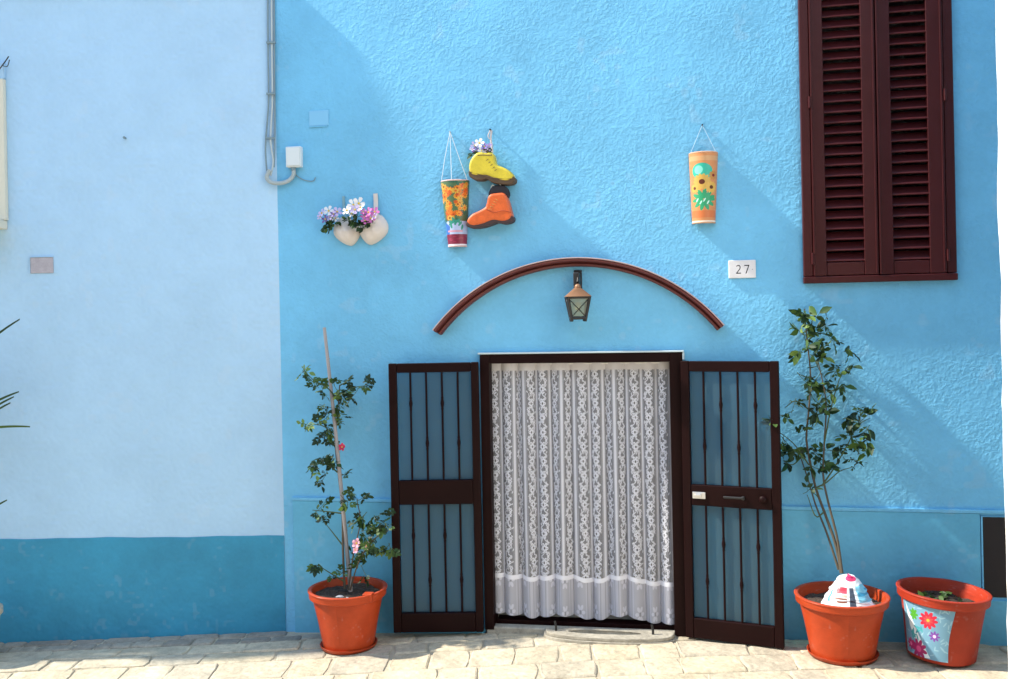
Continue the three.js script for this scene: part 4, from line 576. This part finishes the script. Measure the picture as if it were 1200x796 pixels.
{
  const o = pot('rose_pot', 'left orange plastic pot on a saucer holding the staked rose', pL, 0.262, 0.172, 0.395, terra, 0.06, true);
  mesh('handle_tab', [box(0.16, 0.225, 0.355, 0.402, 0.105, 0.165, 0.006)], terra, o);
  const m = pot('shrub_pot', 'middle orange pot under the tall shrub, right of the door', pM, 0.278, 0.192, 0.375, terra, 0.075, true);
  const r = pot('decorated_pot', 'right terracotta pot with a flower-printed cloth on its front', pR, 0.264, 0.197, 0.41, terra2, 0.10, false);
  r.rotation.z = -0.055;
  // the printed patch glued round the left half of its body
  const t = paintedCanvas(512, 512, (k, w, h) => {
    k.fillStyle = '#6f9cb4'; k.fillRect(0, 0, w, h); k.fillStyle = '#8fb6c6'; for (let i = 0; i < 60; i++) { k.beginPath(); k.ellipse(hash(i, 1, 40) * w, hash(i, 2, 40) * h, 26, 7, hash(i, 3, 40) * 6, 0, 7); k.fill(); }
    k.fillStyle = '#dfeaea'; k.beginPath(); k.moveTo(40, 20); k.lineTo(170, 240); k.lineTo(330, 500); k.lineTo(250, 512); k.lineTo(90, 240); k.fill();
    k.fillStyle = '#3f9aa0'; for (let i = 0; i < 12; i++) { k.beginPath(); k.ellipse(120 + hash(i, 4, 40) * 130, 230 + hash(i, 5, 40) * 100, 34, 9, hash(i, 6, 40) * 6, 0, 7); k.fill(); }
    k.fillStyle = '#4c9a2c'; for (let i = 0; i < 7; i++) { k.beginPath(); k.ellipse(150 + Math.cos(i * 0.9) * 26, 110 + Math.sin(i * 0.9) * 34, 26, 13, i * 0.9, 0, 7); k.fill(); }
    petalFlower(k, 300, 130, 86, 10, '#c8203c', '#e86a3a'); petalFlower(k, 300, 130, 46, 8, '#e04848', '#f0b040', 0.3); petalFlower(k, 372, 275, 52, 8, '#7a3fa0', '#e8c8e8'); petalFlower(k, 200, 440, 96, 9, '#a01f5c', '#d04a80', 0.2); petalFlower(k, 90, 420, 60, 8, '#b02560', '#e070a0');
  });
  const R = 0.264, r0 = 0.197, H = 0.41, N = 30, Q = 10, pos = [], uv = [], idx = [], rad = (y) => { const m = r0 + (R - 0.022 - r0) * 0.5; return (y < H * 0.5 ? r0 + (m - r0) * (y - 0.014) / (H * 0.5 - 0.014) : m + (R - 0.024 - m) * (y - H * 0.5) / (H * 0.5 - 0.055)) + 0.0025; };
  for (let j = 0; j <= Q; j++) for (let i = 0; i <= N; i++) { const v = j / Q, y = 0.03 + (H - 0.055 - 0.035) * v, a0 = -1.42, a1 = -0.06 + 0.06 * v - 0.04 * Math.sin(v * 4), a = a0 + (a1 - a0) * i / N, q = rad(y); pos.push(Math.sin(a) * q, y, Math.cos(a) * q); uv.push(i / N, v); }
  for (let j = 0; j < Q; j++) for (let i = 0; i < N; i++) { const a = j * (N + 1) + i, b = a + N + 1; idx.push(a, a + 1, b, b, a + 1, b + 1); }
  const g = new THREE.BufferGeometry(); g.setAttribute('position', new THREE.Float32BufferAttribute(pos, 3)); g.setAttribute('uv', new THREE.Float32BufferAttribute(uv, 2)); g.setIndex(idx); g.computeVertexNormals(); mesh('printed_cloth', g, std({ map: t, roughness: 0.5 }), r);
  // low sprouts in it
  for (let i = 0; i < 34; i++) { const a = rnd() * 6.28, d = Math.sqrt(rnd()) * 0.13; leaf(r, V(Math.cos(a) * d, 0.335 + rr(0, 0.02), Math.sin(a) * d), rr(0.03, 0.06), V(rr(-1, 1), rr(0.0, 0.5), rr(-1, 1))); }
}
{ // crumpled printed bag on the soil of the middle pot
  const base = pM.clone().add(V(0.005, 0.325, 0.10)), o = thing('plastic_bag', 'crumpled white plastic bag with blue and red print in the shrub pot', 'plastic bag', base, A.turn);
  const t = paintedCanvas(512, 256, (k, w, h) => {
    k.fillStyle = '#e6eaec'; k.fillRect(0, 0, w, h); k.fillStyle = '#7cc0d8'; k.fillRect(60, 70, 165, 120); k.fillStyle = '#3a92b8'; k.fillRect(90, 120, 130, 22); k.fillRect(110, 96, 50, 10);
    k.fillStyle = '#3a4658'; k.fillRect(238, 84, 22, 150); k.fillStyle = '#b83a4a'; k.fillRect(270, 84, 52, 40); k.fillStyle = '#d8b0a0'; k.fillRect(270, 130, 58, 22); k.fillStyle = '#8a5a4a'; k.fillRect(270, 160, 50, 12); k.fillRect(270, 180, 40, 12); k.fillStyle = '#5aa0b8'; k.fillRect(340, 110, 14, 90); k.fillStyle = '#d8386a'; k.beginPath(); k.ellipse(230, 18, 60, 20, 0, 0, 7); k.fill(); k.fillStyle = '#b02050'; k.fillRect(200, 10, 60, 8);
  });
  const N = 60, Q = 22, pos = [], uv = [], idx = [];
  for (let j = 0; j <= Q; j++) for (let i = 0; i <= N; i++) { const v = j / Q, a = 2 * Math.PI * i / N, rr0 = (0.128 * Math.pow(1 - v, 0.62) + 0.022) * (1 + 0.16 * (noise(i / N, v, 9, 55) - 0.5) + 0.10 * (noise(i / N, v, 18, 56) - 0.5)) * (0.96 + 0.16 * (1 - v)), y = 0.20 * v + 0.012 * (noise(i / N, v, 12, 57) - 0.5); pos.push(-Math.sin(a) * rr0 * (j === Q ? 0.2 : 1), y, -Math.cos(a) * rr0 * 0.8 * (j === Q ? 0.2 : 1)); uv.push(1 - i / N, v); }
  for (let j = 0; j < Q; j++) for (let i = 0; i < N; i++) { const a = j * (N + 1) + i, b = a + N + 1; idx.push(a, b, a + 1, b, b + 1, a + 1); }
  const g = new THREE.BufferGeometry(); g.setAttribute('position', new THREE.Float32BufferAttribute(pos, 3)); g.setAttribute('uv', new THREE.Float32BufferAttribute(uv, 2)); g.setIndex(idx); const q = g.toNonIndexed(); q.computeVertexNormals(); mesh('bag', q, std({ map: t, roughness: 0.35, side: THREE.DoubleSide }), o);
}

// ---------------------------------------------------------------- plants
function plant(name, label, pos, zoff, lean, geo, stems, twigs, clusters, leafLen, flowers) {
  const o = thing(name, label, 'plant', pos, A.turn), inv = (px, py, dz = 0) => { const z = Math.max(0.035, zoff + dz - lean * cl((685 - py) / 150)), q = A.at(px, py, z); return A.world(q.x, q.y, z).sub(pos).applyAxisAngle(V(0, 1, 0), -A.turn); };
  const bark = std({ map: dirtTex([0.075, 0.06, 0.04], 171, 0.1, 0.4), roughness: 0.9 }), green = std({ color: C(0.05, 0.08, 0.025), roughness: 0.7 });
  for (const [pts, r0, r1] of stems) mesh('stem', taperTube(pts.map(([a, b, z]) => inv(a, b, z ?? 0)), r0, r1, 22, 7), bark, o);
  for (const pts of twigs) mesh('branch', taperTube(pts.map(([a, b, z]) => inv(a, b, z ?? 0)), 0.0055, 0.0022, 10, 6), green, o);
  for (const [px, py, rad, n, dz = 0, bright] of clusters) {
    const c = inv(px, py, dz), R = rad / 140;
    const sprigs = Math.max(1, Math.round(n / 4));
    for (let s = 0; s < sprigs; s++) {
      const tip = c.clone().add(V(rr(-1, 1) * R, rr(-1, 1) * R, rr(-1, 1) * R * 0.9)), from = c.clone().lerp(tip, -0.15), d = tip.clone().sub(from).normalize();
      mesh('sprig', tube([from, from.clone().lerp(tip, 0.5).add(V(0, -0.006, 0)), tip], 0.0018, 5, 4), green, o);
      for (let i = 0; i < n / sprigs; i++) { const t = rr(0.35, 1), p = from.clone().lerp(tip, t), side = V(rr(-1, 1), rr(-0.9, 0.5), rr(-0.8, 1)).normalize(); leaf(o, p, leafLen * rr(0.5, 1.2), d.clone().multiplyScalar(0.5).add(side), bright && rnd() < bright ? tipM : undefined, geo[Math.floor(rnd() * geo.length)]); }
    }
  }
  for (const [px, py, r, m, dz] of flowers) for (let k = 0; k < 3; k++) { const b = blossom(o, inv(px, py, dz), r * (1 - k * 0.22), m, V(rr(-0.5, 0.5), rr(0, 0.6), 1)); b.rotateY(k * 0.7); }
  return [o, inv];
}
{
  plant('potted_shrub', 'tall thin leafy shrub in the pot right of the door', pM, 0.28, 0.19, [leafG, leafG, leaf3, leaf3],
    [[[[986, 672], [980, 640], [966, 600], [956, 572], [950, 545], [945, 515], [948, 480], [950, 440], [946, 400], [943, 362]], 0.010, 0.0035], [[[987, 672, 0.01], [981, 630, 0.02], [971, 590, 0.03], [965, 560, 0.04], [966, 520, 0.05], [968, 470, 0.05], [958, 420, 0.04]], 0.009, 0.003], [[[983, 668, -0.02], [969, 625, -0.03], [956, 592, -0.03], [947, 562, -0.03], [938, 535, -0.04]], 0.008, 0.0035]],
    [[[963, 570, 0.04], [978, 548, 0.04], [994, 520, 0.05], [1006, 498, 0.06], [1020, 490, 0.06]], [[948, 545], [930, 520, 0.03], [915, 508, 0.05], [903, 500, 0.05]], [[966, 520, 0.05], [976, 470, 0.06], [986, 440, 0.06], [995, 428, 0.06]], [[948, 480], [932, 470, 0.02], [920, 478, 0.03]], [[940, 535, -0.04], [928, 545], [918, 540]], [[956, 572], [968, 566, 0.03], [985, 552, 0.05], [998, 548, 0.05]], [[966, 600], [957, 606, 0.03], [946, 580, 0.04]], [[946, 400], [960, 388, 0.02], [968, 382, 0.02]]],
    [[943, 364, 9, 9], [937, 374, 9, 8, 0, 0.2], [952, 376, 12, 10], [964, 380, 8, 6], [942, 392, 14, 13, 0, 0.4], [958, 398, 12, 9], [938, 410, 9, 6, 0, 0.2], [972, 395, 8, 5, 0.03], [952, 416, 15, 13, 0.02, 0.25], [990, 412, 9, 6, 0.05], [997, 432, 9, 6, 0.05], [982, 432, 10, 6, 0.05], [936, 438, 12, 8, 0.02], [962, 436, 15, 11, 0.04], [980, 455, 12, 8, 0.05], [966, 460, 14, 12, 0.05], [946, 462, 12, 7], [928, 482, 12, 8, 0.03, 0.5], [955, 488, 15, 11, 0.03, 0.15], [972, 485, 10, 7, 0.05], [908, 496, 10, 7, 0.06, 0.3], [918, 514, 14, 12, 0.05, 0.2], [992, 490, 13, 11, 0.06], [1008, 494, 13, 12, 0.06], [1018, 500, 9, 7, 0.06], [1002, 512, 12, 10, 0.06], [1016, 516, 8, 5, 0.07], [1008, 532, 8, 5, 0.06], [935, 532, 12, 8, 0.02], [952, 524, 16, 13, 0.03], [975, 528, 12, 8, 0.04], [990, 538, 12, 8, 0.05], [950, 545, 12, 8, 0.02], [998, 550, 8, 4, 0.05], [968, 555, 9, 5, 0.04], [942, 578, 6, 3, 0.03], [922, 542, 8, 4, 0]], 0.086, []);
  const [o, inv] = plant('potted_rose', 'spindly climbing rose tied to a cane in the left pot', pL, 0.30, 0.12, [leaf5, leaf5, leaf3],
    [[[[404, 690], [402, 650], [401, 600], [397, 560], [393, 520], [396, 480], [398, 452]], 0.009, 0.004], [[[408, 692, 0.02], [414, 650, 0.03], [422, 610, 0.04], [418, 585, 0.03]], 0.006, 0.003], [[[410, 692, 0.02], [420, 660, 0.04], [436, 634, 0.06], [455, 622, 0.07]], 0.006, 0.003]],
    [[[396, 470], [384, 455, 0.02], [368, 446, 0.03], [356, 434, 0.03]], [[398, 462], [412, 455, 0.02], [428, 452, 0.02]], [[393, 515], [380, 500, 0.02], [362, 497, 0.02]], [[397, 555], [384, 545, 0.02], [366, 542, 0.02]], [[401, 602], [386, 600, 0.02], [366, 598, 0.03]], [[402, 640], [388, 622, 0.01], [380, 612, 0.01]], [[404, 682], [384, 670, 0.03], [372, 662, 0.03]], [[398, 452], [408, 446, 0.03], [414, 440, 0.03]]],
    [[355, 436, 6, 6, 0.03, 0.9], [366, 447, 10, 9, 0.03], [378, 455, 9, 7, 0.02, 0.2], [392, 452, 10, 8, 0.01, 0.2], [404, 458, 12, 12, 0.03, 0.2], [420, 455, 10, 9, 0.02], [430, 450, 6, 5, 0.02], [410, 446, 6, 4, 0.02], [392, 478, 13, 12], [400, 468, 8, 6, 0.02], [372, 497, 10, 8, 0.02, 0.2], [360, 496, 6, 5, 0.02, 0.4], [386, 504, 14, 14, 0.02], [397, 496, 9, 8, 0.02, 0.2], [392, 518, 11, 9, 0.02], [366, 542, 9, 7, 0.02, 0.3], [382, 540, 12, 11, 0.02], [392, 545, 10, 9, 0.02], [378, 562, 9, 6, 0.02], [402, 560, 7, 5, 0.02], [370, 600, 11, 9, 0.03, 0.15], [380, 604, 7, 5, 0.02], [407, 588, 10, 8, 0.03, 0.2], [420, 586, 10, 8, 0.03], [428, 602, 13, 13, 0.05, 0.15], [440, 606, 12, 11, 0.06], [452, 614, 9, 8, 0.07], [425, 622, 13, 11, 0.05], [442, 628, 14, 13, 0.06], [456, 638, 9, 8, 0.07, 0.4], [428, 648, 10, 9, 0.05], [412, 655, 10, 8, 0.03], [440, 652, 9, 7, 0.06], [400, 672, 9, 6, 0.03], [374, 662, 6, 5, 0.03], [386, 674, 5, 3, 0.03], [424, 664, 8, 6, 0.05]], 0.078,
    [[401, 524, 0.028, petalM(0.55, 0.02, 0.08), 0.05], [418, 637, 0.034, petalM(0.75, 0.38, 0.46), 0.09], [430, 640, 0.03, petalM(0.72, 0.42, 0.48), 0.09], [417, 645, 0.024, petalM(0.72, 0.36, 0.48), 0.08]]);
  const b = inv(411, 694, -0.03), t = inv(380, 384, -0.03), cane = thing('plant_stake', 'grey bamboo cane leaning in the left pot, supporting the rose', 'cane', pL.clone(), A.turn), c = [];
  c.push(taperTube([b, b.clone().lerp(t, 0.5).add(V(0.006, 0, 0)), t], 0.015, 0.0115, 12, 9)); for (let i = 1; i < 9; i++) { const p = b.clone().lerp(t, i / 9.2 + 0.01); c.push(new THREE.TorusGeometry(0.0135 - i * 0.0002, 0.003, 6, 12).rotateX(Math.PI / 2).translate(p.x + 0.005, p.y, p.z)); }
  mesh('cane', c, std({ map: dirtTex([0.30, 0.28, 0.28], 181, 0.2, 0.3), roughness: 0.7 }), cane);
  mesh('stone', [new THREE.IcosahedronGeometry(0.03, 2).scale(1.2, 0.8, 1).translate(-0.02, 0.345, 0.1), new THREE.IcosahedronGeometry(0.022, 2).scale(1, 0.8, 1.1).translate(0.035, 0.347, 0.12)], std({ color: C(0.30, 0.31, 0.34), roughness: 0.8 }), scene.getObjectByName('rose_pot'));
}
{ // spiky yucca just outside the left edge, only leaf tips reach into view
  const q = B.at(-30, 735, 0.32), x = B.world(q.x, 0, 0.32).x, pos = V(x, gy(x) + 0.004, corner.z + 0.34), clay = std({ color: C(0.48, 0.42, 0.33), roughness: 0.8 });
  const p = thing('yucca_pot', 'beige round pot at the left edge holding the spiky yucca', 'flower pot', pos);
  mesh('body', new THREE.LatheGeometry([[0.001, 0], [0.12, 0], [0.15, 0.16], [0.17, 0.3], [0.185, 0.3], [0.185, 0.34], [0.165, 0.34], [0.155, 0.28], [0.001, 0.28]].map(([a, b]) => new THREE.Vector2(a, b)), 40), clay, p);
  const y = thing('yucca', 'spiky yucca whose leaf tips poke in at the left edge', 'plant', pos.clone());
  mesh('trunk', taperTube([V(0, 0.27, 0), V(-0.02, 0.7, 0), V(-0.03, 2.1, 0.01)], 0.05, 0.03, 14, 9), std({ color: C(0.16, 0.12, 0.08), roughness: 1 }), y);
  const blade = (base, tip, w) => { const c = new THREE.QuadraticBezierCurve3(base, base.clone().lerp(tip, 0.5).add(V(0, 0.03, 0)), tip), n = 9, ps = [], idx = []; for (let i = 0; i <= n; i++) { const s = c.getPoint(i / n), d = c.getTangent(i / n), side = V(-d.z * 0.5, 0.85, d.x * 0.5).normalize().multiplyScalar(w * Math.pow(1 - i / n, 0.7) + 0.0008); ps.push(s.x + side.x, s.y + side.y + w * 0.5, s.z + side.z, s.x, s.y, s.z, s.x - side.x, s.y - side.y + w * 0.5, s.z - side.z); } for (let i = 0; i < n; i++) for (const k of [0, 1]) { const a = i * 3 + k; idx.push(a, a + 1, a + 3, a + 1, a + 4, a + 3); } const g = new THREE.BufferGeometry(); g.setAttribute('position', new THREE.Float32BufferAttribute(ps, 3)); g.setIndex(idx); g.computeVertexNormals(); g.setAttribute('uv', new THREE.Float32BufferAttribute(new Array(ps.length / 3 * 2).fill(0), 2)); return mesh('leaf', g, leafM[Math.floor(rnd() * 3)], y); };
  for (const [px, py, by, z] of [[23, 375, 2.02, 0.34], [22, 460, 1.63, 0.36], [16, 466, 1.57, 0.33], [12, 473, 1.53, 0.38], [35, 501, 1.55, 0.36], [8, 587, 0.88, 0.34]]) { const e = B.at(px, py, z); blade(V(-0.03, by, 0.01), B.world(e.x, e.y, z).sub(pos), 0.017); }
  for (let i = 0; i < 42; i++) { const a = rr(1.9, 4.4), l = rr(0.25, 0.45); blade(V(-0.03, rr(1.5, 2.1), 0.01), V(Math.cos(a) * l, rr(1.3, 2.4), Math.abs(Math.sin(a)) * l * Math.sign(Math.sin(a)) * 0.6), 0.014); }
}

renderer.render(scene, camera);
